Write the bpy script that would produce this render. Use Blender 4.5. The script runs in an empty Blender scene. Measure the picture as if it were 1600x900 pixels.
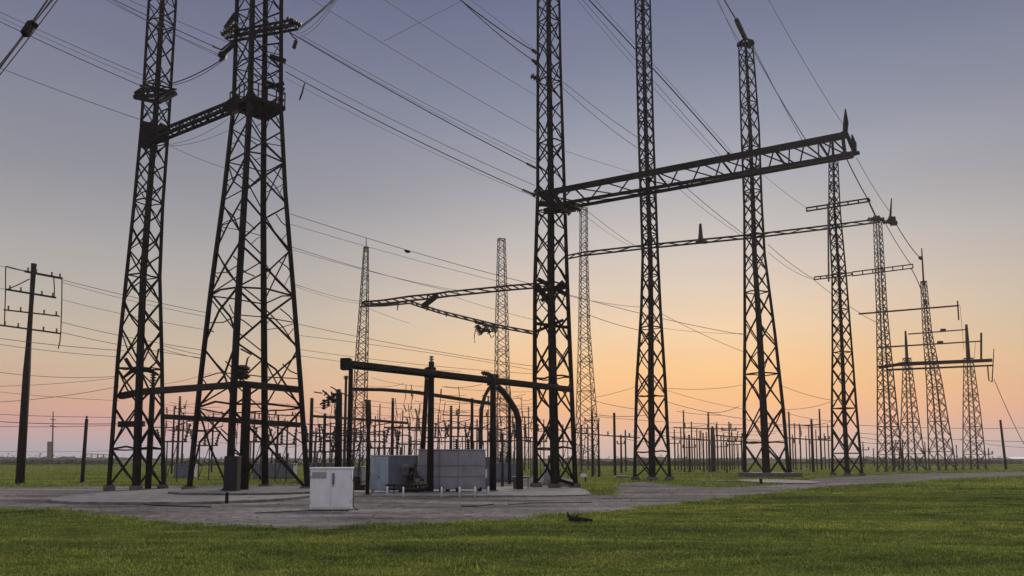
import bpy, math, random
import numpy as np
from mathutils import Vector, noise

random.seed(11)
RNG = np.random.default_rng(5)
scene = bpy.context.scene
COL = scene.collection
R = math.radians

# ------------------------------------------------------------------ camera
F, CAMH, PITCH, PPY = 1250.0, 2.2, R(6.0), 585.0
cam = bpy.data.objects.new("camera", bpy.data.cameras.new("camera"))
COL.objects.link(cam)
cam.location = (0, 0, CAMH)
cam.rotation_euler = (R(90) + PITCH, 0, 0)
cam.data.sensor_width = 36
cam.data.lens = 36 * F / 1600
cam.data.shift_y = (PPY - 450) / 1600
cam.data.clip_start = 0.1
cam.data.clip_end = 12000
scene.camera = cam
SP, CP = math.sin(PITCH), math.cos(PITCH)


def ray(px, py):
    dx, dy = (px - 800) / F, -(py - PPY) / F
    return Vector((dx, CP - dy * SP, SP + dy * CP))


def at(px, py, Y):
    """world point seen at photo pixel (px, py) standing Y metres away"""
    d = ray(px, py)
    t = Y / d.y
    return Vector((d.x * t, Y, CAMH + d.z * t))


def ground(px, py, z=0.0):
    d = ray(px, py)
    t = (z - CAMH) / d.z
    return Vector((d.x * t, d.y * t, z))


def m(px, Y):
    return px * Y / F


# ------------------------------------------------------------------ materials
def new_mat(name):
    mt = bpy.data.materials.new(name)
    mt.use_nodes = True
    nt = mt.node_tree
    b = nt.nodes["Principled BSDF"]
    return mt, nt, b


def noisy(name, c1, c2, scale=2.0, rough=0.7, metal=0.0, bump=0.0, bscale=None, detail=6, stretch=(1, 1, 1), spec=0.3):
    mt, nt, b = new_mat(name)
    N, L = nt.nodes, nt.links
    g = N.new("ShaderNodeNewGeometry")
    mp = N.new("ShaderNodeMapping")
    mp.inputs["Scale"].default_value = stretch
    L.new(g.outputs["Position"], mp.inputs["Vector"])
    n = N.new("ShaderNodeTexNoise")
    n.inputs["Scale"].default_value = scale
    n.inputs["Detail"].default_value = detail
    L.new(mp.outputs[0], n.inputs["Vector"])
    cr = N.new("ShaderNodeValToRGB")
    cr.color_ramp.elements[0].position = 0.32
    cr.color_ramp.elements[1].position = 0.68
    cr.color_ramp.elements[0].color = (*c1, 1)
    cr.color_ramp.elements[1].color = (*c2, 1)
    L.new(n.outputs["Fac"], cr.inputs[0])
    L.new(cr.outputs[0], b.inputs["Base Color"])
    b.inputs["Roughness"].default_value = rough
    b.inputs["Metallic"].default_value = metal
    b.inputs["Specular IOR Level"].default_value = spec
    if bump:
        n2 = N.new("ShaderNodeTexNoise")
        n2.inputs["Scale"].default_value = bscale or scale * 6
        n2.inputs["Detail"].default_value = 5
        L.new(g.outputs["Position"], n2.inputs["Vector"])
        bp = N.new("ShaderNodeBump")
        bp.inputs["Strength"].default_value = bump
        bp.inputs["Distance"].default_value = 0.05
        L.new(n2.outputs["Fac"], bp.inputs["Height"])
        L.new(bp.outputs[0], b.inputs["Normal"])
    return mt


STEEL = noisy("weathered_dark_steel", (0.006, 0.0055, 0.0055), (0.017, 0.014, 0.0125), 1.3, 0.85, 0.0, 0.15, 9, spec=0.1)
STEEL_FAR = noisy("weathered_hazed_steel", (0.026, 0.021, 0.018), (0.055, 0.043, 0.034), 0.8, 0.75, spec=0.15)  # paler copy of the dark steel, with the far towers' haze in its colour
STEEL_PALE = noisy("galvanised_hazed_steel", (0.09, 0.075, 0.062), (0.16, 0.13, 0.105), 0.8, 0.65)  # galvanised parts; on the pale back towers this colour carries the haze
BUSBAR = noisy("bus_beam_steel", (0.013, 0.011, 0.010), (0.034, 0.027, 0.022), 1.6, 0.7, 0.0, 0.1, 12, spec=0.2)
WOOD = noisy("creosoted_wood", (0.010, 0.008, 0.0075), (0.028, 0.021, 0.018), 3.0, 0.85, 0, 0.2, 14, stretch=(6, 6, 0.6))
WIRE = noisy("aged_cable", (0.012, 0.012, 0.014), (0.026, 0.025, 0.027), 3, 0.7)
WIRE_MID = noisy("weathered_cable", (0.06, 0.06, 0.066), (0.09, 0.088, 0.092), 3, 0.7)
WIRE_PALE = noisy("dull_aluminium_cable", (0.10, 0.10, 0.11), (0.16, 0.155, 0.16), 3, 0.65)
PORC = noisy("brown_glazed_porcelain", (0.012, 0.009, 0.008), (0.028, 0.02, 0.016), 5, 0.4)
PORC_GREY = noisy("grey_glazed_porcelain", (0.12, 0.12, 0.125), (0.22, 0.215, 0.21), 5, 0.4)
CONC = noisy("weathered_concrete", (0.11, 0.104, 0.098), (0.22, 0.208, 0.196), 1.4, 0.9, 0, 0.3, 18)
CONC_DARK = noisy("stained_concrete", (0.075, 0.07, 0.066), (0.16, 0.15, 0.14), 1.8, 0.9, 0, 0.3, 18)
WHITE = noisy("chalky_white_paint", (0.66, 0.68, 0.69), (0.77, 0.79, 0.81), 2.0, 0.5, 0, 0.03, 10, stretch=(1.6, 1.6, .8))
WHITE_GREY = noisy("pale_grey_vent", (0.33, 0.36, 0.37), (0.42, 0.45, 0.46), 3, 0.6)
BLUEGREY = noisy("blue_grey_paint", (0.23, 0.29, 0.34), (0.34, 0.41, 0.47), 2.0, 0.5, 0, 0.03, 8, stretch=(2.5, 2.5, .6))
TANKGREY = noisy("mid_grey_tank_paint", (0.19, 0.195, 0.21), (0.28, 0.285, 0.305), 1.1, 0.55, 0, 0.04, 6, stretch=(1, 1, .8))
SLATE = noisy("slate_grey_paint", (0.10, 0.12, 0.15), (0.15, 0.17, 0.20), 1.5, 0.55)
NAVY = noisy("dark_navy_paint", (0.003, 0.0035, 0.008), (0.007, 0.008, 0.015), 2, 0.5)
HANDLE = noisy("blue_grey_handle", (0.10, 0.12, 0.20), (0.14, 0.16, 0.25), 4, 0.4)
SHED = noisy("pale_sheet_roof", (0.5, 0.52, 0.55), (0.62, 0.63, 0.66), 0.1, 0.5)
BARK = noisy("dark_log_bark", (0.012, 0.010, 0.009), (0.03, 0.024, 0.02), 9, 0.9, 0, 0.4, 20)
LEAFFAR = noisy("far_tree_foliage", (0.018, 0.024, 0.02), (0.04, 0.046, 0.032), 0.05, 0.9)
LEAFHEDGE = noisy("hedge_foliage", (0.018, 0.026, 0.016), (0.04, 0.05, 0.028), 0.3, 0.9)


def grass_material(name, k=1.0, blade=False):
    mt, nt, b = new_mat(name)
    N, L = nt.nodes, nt.links
    g = N.new("ShaderNodeNewGeometry")

    def nz(scale, stretch, detail=4):
        mp = N.new("ShaderNodeMapping")
        mp.inputs["Scale"].default_value = stretch
        L.new(g.outputs["Position"], mp.inputs["Vector"])
        n = N.new("ShaderNodeTexNoise")
        n.inputs["Scale"].default_value = scale
        n.inputs["Detail"].default_value = detail
        L.new(mp.outputs[0], n.inputs["Vector"])
        return n.outputs["Fac"]

    def ramp(fac, stops):
        cr = N.new("ShaderNodeValToRGB")
        els = cr.color_ramp.elements
        for i, (p, c) in enumerate(stops):
            e = els[i] if i < 2 else els.new(p)
            e.position = p
            e.color = (*c, 1)
        L.new(fac, cr.inputs[0])
        return cr.outputs[0]

    kk = lambda c: tuple(q * k for q in c)
    big = ramp(nz(0.13, (0.45, 1.7, 1), 6), [(0.30, kk((0.030, 0.042, 0.013))), (0.50, kk((0.070, 0.084, 0.019))), (0.70, kk((0.112, 0.119, 0.025)))])
    sm = ramp(nz(1.1, (0.6, 1.4, 1), 6), [(0.30, (0.46, 0.52, 0.55)), (0.55, (1.0, 1.0, 1.0)), (0.75, (1.22, 1.15, 1.0))])
    mx = N.new("ShaderNodeMix")
    mx.data_type = "RGBA"
    mx.blend_type = "MULTIPLY"
    mx.inputs[0].default_value = 0.9
    L.new(big, mx.inputs[6])
    L.new(sm, mx.inputs[7])
    dry = N.new("ShaderNodeMix")
    dry.data_type = "RGBA"
    dry.inputs[7].default_value = (0.115 * k, 0.095 * k, 0.036 * k, 1)
    df = N.new("ShaderNodeMapRange")
    df.inputs["From Min"].default_value = 0.58
    df.inputs["From Max"].default_value = 0.78
    df.inputs["To Max"].default_value = 0.42
    L.new(nz(0.33, (0.5, 1.3, 1), 6), df.inputs["Value"])
    L.new(df.outputs[0], dry.inputs[0])
    L.new(mx.outputs[2], dry.inputs[6])
    L.new(dry.outputs[2], b.inputs["Base Color"])
    b.inputs["Roughness"].default_value = 0.85
    b.inputs["Specular IOR Level"].default_value = 0.0
    bp = N.new("ShaderNodeBump")
    bp.inputs["Strength"].default_value = 0.5
    bp.inputs["Distance"].default_value = 0.08
    if blade:
        tr = N.new("ShaderNodeBsdfTranslucent")
        L.new(dry.outputs[2], tr.inputs["Color"])
        ms = N.new("ShaderNodeMixShader")
        ms.inputs[0].default_value = 0.5
        L.new(b.outputs[0], ms.inputs[1])
        L.new(tr.outputs[0], ms.inputs[2])
        L.new(ms.outputs[0], N["Material Output"].inputs["Surface"])
        return mt
    L.new(nz(7.0, (1, 1, 1), 5), bp.inputs["Height"])
    L.new(bp.outputs[0], b.inputs["Normal"])
    return mt


GRASS = grass_material("meadow_turf", 1.15)
BLADE = grass_material("meadow_grass_blade", 4.1, True)


def gravel_material():
    mt, nt, b = new_mat("compacted_gravel")
    N, L = nt.nodes, nt.links
    g = N.new("ShaderNodeNewGeometry")

    def nz(scale, stretch, detail=5):
        mp = N.new("ShaderNodeMapping")
        mp.inputs["Scale"].default_value = stretch
        L.new(g.outputs["Position"], mp.inputs["Vector"])
        n = N.new("ShaderNodeTexNoise")
        n.inputs["Scale"].default_value = scale
        n.inputs["Detail"].default_value = detail
        L.new(mp.outputs[0], n.inputs["Vector"])
        return n.outputs["Fac"]

    cr = N.new("ShaderNodeValToRGB")
    for i, (p, c) in enumerate([(0.30, (0.078, 0.071, 0.065)), (0.46, (0.152, 0.140, 0.129)), (0.70, (0.270, 0.251, 0.233))]):
        e = cr.color_ramp.elements[i] if i < 2 else cr.color_ramp.elements.new(p)
        e.position = p
        e.color = (*c, 1)
    L.new(nz(0.34, (0.45, 1.15, 1), 8), cr.inputs[0])
    cr2 = N.new("ShaderNodeValToRGB")
    cr2.color_ramp.elements[0].position = 0.3
    cr2.color_ramp.elements[0].color = (0.55, 0.53, 0.52, 1)
    cr2.color_ramp.elements[1].position = 0.7
    cr2.color_ramp.elements[1].color = (1.5, 1.47, 1.43, 1)
    L.new(nz(2.6, (0.8, 1.5, 1), 10), cr2.inputs[0])
    mx = N.new("ShaderNodeMix")
    mx.data_type = "RGBA"
    mx.blend_type = "MULTIPLY"
    mx.inputs[0].default_value = 1
    L.new(cr.outputs[0], mx.inputs[6])
    L.new(cr2.outputs[0], mx.inputs[7])
    L.new(mx.outputs[2], b.inputs["Base Color"])
    b.inputs["Roughness"].default_value = 0.95
    b.inputs["Specular IOR Level"].default_value = 0.0
    bp = N.new("ShaderNodeBump")
    bp.inputs["Strength"].default_value = 0.9
    bp.inputs["Distance"].default_value = 0.05
    L.new(nz(5, (0.6, 1.4, 1), 7), bp.inputs["Height"])
    L.new(bp.outputs[0], b.inputs["Normal"])
    return mt


GRAVEL = gravel_material()

# ------------------------------------------------------------------ mesh helpers
ORIGIN = {}


class MB:
    def __init__(s):
        s.v, s.f = [], []

    def add(s, vs, fs):
        o = len(s.v)
        s.v += [tuple(p) for p in vs]
        s.f += [tuple(o + i for i in q) for q in fs]

    def bar(s, a, b, w, d=None, up=Vector((0, 0, 1)), w2=None, d2=None):
        a, b = Vector(a), Vector(b)
        d = w if d is None else d
        w2 = w if w2 is None else w2
        d2 = d if d2 is None else d2
        t = (b - a)
        if t.length < 1e-6:
            return
        t.normalize()
        x = t.cross(up)
        if x.length < 1e-3:
            x = t.cross(Vector((1, 0, 0)))
        x.normalize()
        y = x.cross(t)
        vs = []
        for p, ww, dd in ((a, w, d), (b, w2, d2)):
            for sx, sy in ((-1, -1), (1, -1), (1, 1), (-1, 1)):
                vs.append(p + x * (sx * ww / 2) + y * (sy * dd / 2))
        s.add(vs, [(0, 1, 5, 4), (1, 2, 6, 5), (2, 3, 7, 6), (3, 0, 4, 7), (3, 2, 1, 0), (4, 5, 6, 7)])

    def angle(s, pts, ws, outward):
        """L-section through points; outward = list of two unit vectors along the two flanges"""
        u, w = outward
        rings = []
        for p, k in zip(pts, ws):
            t = k * 0.30
            prof = [(0, 0), (1, 0), (1, .3), (.3, .3), (.3, 1), (0, 1)]
            rings.append([Vector(p) + u * (a * k) + w * (b * k) for a, b in prof])
        n = 6
        vs = [q for r_ in rings for q in r_]
        fs = []
        for i in range(len(rings) - 1):
            for j in range(n):
                j2 = (j + 1) % n
                fs.append((i * n + j, i * n + j2, (i + 1) * n + j2, (i + 1) * n + j))
        e = (len(rings) - 1) * n
        fs += [(3, 2, 1, 0), (5, 4, 3, 0), (e, e + 1, e + 2, e + 3), (e, e + 3, e + 4, e + 5)]
        s.add(vs, fs)

    def tube(s, pts, r, n=6, caps=True):
        pts = [Vector(p) for p in pts]
        rs = r if isinstance(r, (list, tuple)) else [r] * len(pts)
        vs, fs = [], []
        for i, p in enumerate(pts):
            t = (pts[min(i + 1, len(pts) - 1)] - pts[max(i - 1, 0)])
            t.normalize()
            x = t.cross(Vector((0, 0, 1)))
            if x.length < 1e-3:
                x = t.cross(Vector((0, 1, 0)))
            x.normalize()
            y = x.cross(t)
            for k in range(n):
                a = 2 * math.pi * k / n
                vs.append(p + (x * math.cos(a) + y * math.sin(a)) * rs[i])
        for i in range(len(pts) - 1):
            for k in range(n):
                k2 = (k + 1) % n
                fs.append((i * n + k, i * n + k2, (i + 1) * n + k2, (i + 1) * n + k))
        if caps:
            fs.append(tuple(range(n - 1, -1, -1)))
            e = (len(pts) - 1) * n
            fs.append(tuple(e + k for k in range(n)))
        s.add(vs, fs)

    def box(s, c, sx, sy, sz, yaw=0.0):
        """c = centre of the bottom"""
        ca, sa = math.cos(yaw), math.sin(yaw)
        vs = []
        for z in (0, sz):
            for x, y in ((-1, -1), (1, -1), (1, 1), (-1, 1)):
                X, Y = x * sx / 2, y * sy / 2
                vs.append((c[0] + X * ca - Y * sa, c[1] + X * sa + Y * ca, c[2] + z))
        s.add(vs, [(3, 2, 1, 0), (4, 5, 6, 7), (0, 1, 5, 4), (1, 2, 6, 5), (2, 3, 7, 6), (3, 0, 4, 7)])

    def stack(s, a, b, r, discs=6, n=8):
        """ribbed insulator between two points"""
        a, b = Vector(a), Vector(b)
        pts, rs = [], []
        for i in range(discs):
            for u, k in ((0.0, .45), (0.3, .5), (0.45, 1.0), (0.75, .95), (0.85, .5)):
                pts.append(a.lerp(b, (i + u) / discs))
                rs.append(r * k)
        pts.append(b)
        rs.append(r * .45)
        s.tube(pts, rs, n)

    def slab(s, poly, z0, z1):
        n = len(poly)
        vs = [(p[0], p[1], z0) for p in poly] + [(p[0], p[1], z1) for p in poly]
        fs = [tuple(range(n, 2 * n))]
        for i in range(n):
            j = (i + 1) % n
            fs.append((i, j, n + j, n + i))
        s.add(vs, fs)

    def build(s, name, mat, parent=None, bevel=0.0, smooth=False, origin=None):
        org = ORIGIN[parent.name] if parent else Vector(origin or (0, 0, 0))
        me = bpy.data.meshes.new(name)
        me.from_pydata([(p[0] - org.x, p[1] - org.y, p[2] - org.z) for p in s.v], [], s.f)
        me.materials.append(mat)
        if smooth:
            for p in me.polygons:
                p.use_smooth = True
        me.update()
        o = bpy.data.objects.new(name, me)
        COL.objects.link(o)
        if parent:
            o.parent = parent
        else:
            o.location = org
        ORIGIN[o.name] = org
        if bevel:
            bv = o.modifiers.new("bevel", "BEVEL")
            bv.width = bevel
            bv.segments = 2
            bv.limit_method = "ANGLE"
        return o


def tag(o, label=None, cat=None, group=None, kind=None):
    if label:
        o["label"] = label
    if cat:
        o["category"] = cat
    if group:
        o["group"] = group
    if kind:
        o["kind"] = kind
    return o


def thing(name, loc, label, cat, group=None):
    o = bpy.data.objects.new(name, None)
    o.empty_display_size = 0.5
    COL.objects.link(o)
    o.location = loc
    ORIGIN[o.name] = Vector(loc)
    return tag(o, label, cat, group)


def lerp(a, b, t):
    return a + (b - a) * t


# ------------------------------------------------------------------ setting: ground
NEAR = [(-160, 793), (-60, 795), (0, 797), (60, 798), (110, 801), (170, 809), (250, 818), (350, 823), (500, 827), (650, 821), (800, 812),
        (900, 805), (1000, 795), (1100, 785), (1170, 776), (1240, 768), (1320, 760), (1400, 755), (1500, 748), (1600, 743.5), (1760, 739)]
FAR = [(1760, 735), (1600, 737), (1500, 739), (1400, 741), (1340, 744), (1280, 747), (1245, 752), (1210, 758), (1120, 762), (1060, 759), (1005, 753),
       (965, 756), (960, 774), (925, 773), (908, 762), (900, 750), (870, 743), (700, 741), (500, 742), (480, 757), (300, 759), (180, 760), (60, 761), (-60, 761), (-160, 760)]


def resample(pts, step, jit):
    out = []
    for a, b in zip(pts[:-1], pts[1:]):
        n = max(1, min(60, int((b - a).length / step)))
        for i in range(n):
            p = a.lerp(b, i / n)
            k = noise.noise(Vector((p.x * .9, p.y * .9, 3.1))) * jit + noise.noise(Vector((p.x * 3.5, p.y * 3.5, 7.1))) * jit * .5
            out.append(Vector((p.x, p.y + k, 0)))
    return out


near_w = [ground(*p) for p in NEAR]
far_w = [ground(*p) for p in FAR]
near_r = resample(near_w, 0.3, 0.8)
far_r = resample(far_w, 0.6, 0.6)
NX = np.array([p.x for p in near_r])
NY = np.array([p.y for p in near_r])
order = np.argsort(NX)
NX, NY = NX[order], NY[order]


def relief(x, y):
    """height of the meadow in front of the gravel"""
    e = np.interp(x, NX, NY)
    k = np.clip((e - 0.6 - y) / 4.0, 0, 1)
    k = k * k * (3 - 2 * k)
    h = 0.13 * np.sin(x * .16 + 1.3 * np.sin(y * .23)) * np.cos(y * .42 + .05 * x) + 0.075 * np.sin(y * 1.05 - x * .09 + 1.2 * np.sin(x * .11)) \
        + 0.03 * np.sin(x * .9 + y * .5) * np.sin(y * 1.7 - x * .31)
    return h * k


def build_ground():
    ys = np.concatenate([np.arange(2, 60, 0.45), np.arange(60, 130, 2.0), np.geomspace(130, 2000, 36)])
    nx = 150
    vs, fs = [], []
    u = np.linspace(-1, 1, nx)
    for y in ys:
        half = 18 + y * 1.0
        x = u * half
        z = relief(x, np.full(nx, y))
        vs += list(zip(x.tolist(), [float(y)] * nx, z.tolist()))
    # a strip behind the camera
    for i in range(len(ys) - 1):
        for j in range(nx - 1):
            a = i * nx + j
            fs.append((a, a + 1, a + nx + 1, a + nx))
    b = MB()
    b.add(vs, fs)
    b.add([(-20, -40, -.02), (20, -40, -.02), (20, 2.2, -.02), (-20, 2.2, -.02)], [(0, 1, 2, 3)])
    o = b.build("ground", GRASS, smooth=True)
    tag(o, kind="structure")


build_ground()

g = MB()
poly = near_r + far_r
g.add([(p.x, p.y, 0.012) for p in poly], [tuple(range(len(poly)))])
tag(g.build("gravel_road", GRAVEL), kind="structure")


def inside_gravel(x, y):
    P = near_r + far_r
    c = np.zeros(len(x), dtype=bool)
    for a, b in zip(P, P[1:] + P[:1]):
        if a.y == b.y:
            continue
        hit = ((a.y > y) != (b.y > y)) & (x < (b.x - a.x) * (y - a.y) / (b.y - a.y) + a.x)
        c ^= hit
    return c


def build_grass():
    # lawn this side of the gravel
    n = 620000
    y = 9.0 * np.exp(RNG.random(n) * math.log(62 / 9.0))
    x = (RNG.random(n) * 2 - 1) * (0.68 * y + 2.0)
    e = np.interp(x, NX, NY)
    cl = np.sin(x * 2.1 + np.sin(y * 1.7) * 2) * np.sin(y * 2.6 + np.sin(x * 1.3) * 2)
    keep = (y < e + 0.9 * RNG.random(n) ** 3) & (RNG.random(n) < 0.66 + 0.34 * cl)
    x, y, cl = x[keep], y[keep], cl[keep]
    h = (0.026 + 0.036 * RNG.random(len(x)) ** 2)
    w = (0.007 + 0.007 * RNG.random(len(x))) * (0.6 + y / 20.0)
    # rougher meadow beyond it
    n2 = 300000
    y2 = 46 * np.exp(RNG.random(n2) * math.log(230 / 46.0))
    x2 = (RNG.random(n2) * 2 - 1) * (0.68 * y2 + 2.0)
    e2 = np.interp(x2, NX, NY)
    keep = (~inside_gravel(x2 + RNG.normal(0, .25, n2), y2 + RNG.normal(0, .5, n2))) & ((y2 > e2 - .5) | (y2 > 52))
    x2, y2 = x2[keep], y2[keep]
    cl2 = np.sin(x2 * .5 + np.sin(y2 * .3) * 2) * np.sin(y2 * .35 + np.sin(x2 * .4) * 2)
    h2 = 0.06 + 0.16 * RNG.random(len(x2)) ** 2
    w2 = (0.008 + 0.012 * RNG.random(len(x2))) * (0.6 + y2 / 30.0)
    # taller weed clumps, thicker along the gravel edge
    k3 = 420
    cy = np.where(RNG.random(k3) < .45, -1.0, 11 * np.exp(RNG.random(k3) * math.log(55 / 11.0)))
    cx = (RNG.random(k3) * 2 - 1) * 34
    ce = np.interp(cx, NX, NY)
    cy = np.where(cy < 0, ce + RNG.normal(-.15, .35, k3), cy)
    ok = cy < ce + .8
    cx, cy = cx[ok], cy[ok]
    sz = 0.5 + RNG.random(len(cx))
    x3 = np.repeat(cx, 90) + RNG.normal(0, .16, 90 * len(cx)) * np.repeat(sz, 90) * 1.5
    y3 = np.repeat(cy, 90) + RNG.normal(0, .16, 90 * len(cx)) * np.repeat(sz, 90)
    h3 = (0.04 + 0.07 * RNG.random(len(x3))) * np.repeat(sz, 90)
    w3 = (0.008 + 0.010 * RNG.random(len(x3))) * (0.6 + y3 / 20.0)
    x, y, cl, h, w = x, y, cl, h, w
    x2, y2, cl2, h2, w2 = (np.concatenate(q) for q in ((x2, x3), (y2, y3), (cl2, np.zeros(len(x3))), (h2, h3), (w2, w3)))
    x, y, cl, h, w = (np.concatenate(q) for q in ((x, x2), (y, y2), (cl, cl2), (h, h2), (w, w2)))
    for px_, rx_, ry_ in ((666, .75, .42), (522, .5, .28)):
        c = ground(px_, 903)
        out_ = ((x - c.x) / rx_) ** 2 + ((y - c.y) / ry_) ** 2 > 0.7 + 0.6 * RNG.random(len(x))
        x, y, cl, h, w = x[out_], y[out_], cl[out_], h[out_], w[out_]
    n = len(x)
    z = relief(x, y)
    big = 0.5 + 0.5 * np.sin(x * .23 + 1.1 * np.sin(y * .31)) * np.sin(y * .55 - x * .07)
    h = h * (0.7 + 0.6 * big) * (1 + 0.25 * cl)
    a = RNG.random(n) * 2 * math.pi
    lean = RNG.random(n) * 0.9 * h
    la = RNG.random(n) * 2 * math.pi
    v = np.empty((n, 3, 3), dtype=np.float32)
    v[:, 0] = np.stack([x - np.cos(a) * w, y - np.sin(a) * w, z - .01], 1)
    v[:, 1] = np.stack([x + np.cos(a) * w, y + np.sin(a) * w, z - .01], 1)
    v[:, 2] = np.stack([x + np.cos(la) * lean, y + np.sin(la) * lean, z + h], 1)
    me = bpy.data.meshes.new("grass")
    me.vertices.add(3 * n)
    me.vertices.foreach_set("co", v.ravel())
    me.loops.add(3 * n)
    me.loops.foreach_set("vertex_index", np.arange(3 * n, dtype=np.int32))
    me.polygons.add(n)
    me.polygons.foreach_set("loop_start", np.arange(0, 3 * n, 3, dtype=np.int32))
    me.update(calc_edges=True)
    me.materials.append(BLADE)
    nr = np.stack([RNG.normal(0, .28, n), RNG.normal(0, .28, n), np.ones(n)], 1)
    nr /= np.linalg.norm(nr, axis=1)[:, None]
    me.polygons.foreach_set("use_smooth", np.ones(n, dtype=bool))
    me.normals_split_custom_set(np.repeat(nr, 3, axis=0).tolist())
    o = bpy.data.objects.new("grass", me)
    COL.objects.link(o)
    tag(o, kind="stuff")


build_grass()


# far woods along the horizon: many small leaf faces in lumps
def build_treeline():
    vs, fs = [], []
    b = MB()
    x = -1150.0
    while x < 1250:
        Y = 720 + 60 * noise.noise(Vector((x * .01, 0, 0)))
        hh = 3.0 + 2.4 * max(0, noise.noise(Vector((x * .013, 2, 0)))) + 1.8 * random.random() ** 3
        if x < -360:
            hh += 1.2
        w = 5 + 6 * random.random()
        for k in range(26):
            px_, pz = x + random.gauss(0, w * .4), abs(random.gauss(0, .45)) * hh
            pz = min(pz, hh * (1.1 - .03 * abs(px_ - x)))
            r_ = .6 + random.random() * .9
            c = Vector((px_, Y + random.gauss(0, 3), max(0.3, pz)))
            p = [c + Vector((random.uniform(-1, 1), random.uniform(-.6, .6), random.uniform(-.8, .8))) * r_ for _ in range(4)]
            b.add(p, [(0, 1, 2), (0, 2, 3), (1, 2, 3)])
        b.add([(x - 6, Y + 2, -1), (x + 7, Y + 2, -1), (x + 6, Y + 3, hh * .55), (x, Y + 4, hh * .7), (x - 6, Y + 2, hh * .5)], [(0, 1, 2, 3, 4)])
        x += w * .9
    tag(b.build("treeline", LEAFFAR), kind="stuff")


build_treeline()


def scrub(px0, px1, Y, h, label):
    b = MB()
    n = int(abs(px1 - px0) * 9)
    for _ in range(n):
        px = random.uniform(px0, px1)
        p = at(px, 718, Y)
        hh = h * (.55 + .45 * noise.noise(Vector((px * .05, Y, 0)))) + .2
        c = Vector((p.x, Y + random.gauss(0, 2), random.random() ** 1.2 * hh))
        r_ = .25 + .35 * random.random()
        q = [c + Vector((random.uniform(-1, 1), random.uniform(-1, 1), random.uniform(-.8, .8))) * r_ for _ in range(4)]
        b.add(q, [(0, 1, 2), (0, 2, 3), (1, 2, 3)])
    org = at((px0 + px1) / 2, 718, Y)
    tag(b.build("hedge", LEAFHEDGE, origin=(org.x, Y, 0)), label, "hedge")


scrub(0, 185, 300, 2.6, "low dark hedge along the horizon behind the tall wooden utility pole")
scrub(255, 470, 260, 2.0, "dark scrubby hedge seen between the legs of the big near tower")
scrub(905, 1160, 250, 2.4, "dark hedge strip behind the row of thin posts under the sunset glow")
scrub(1225, 1600, 330, 2.2, "thin dark hedge on the horizon behind the receding row of small towers")


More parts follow.
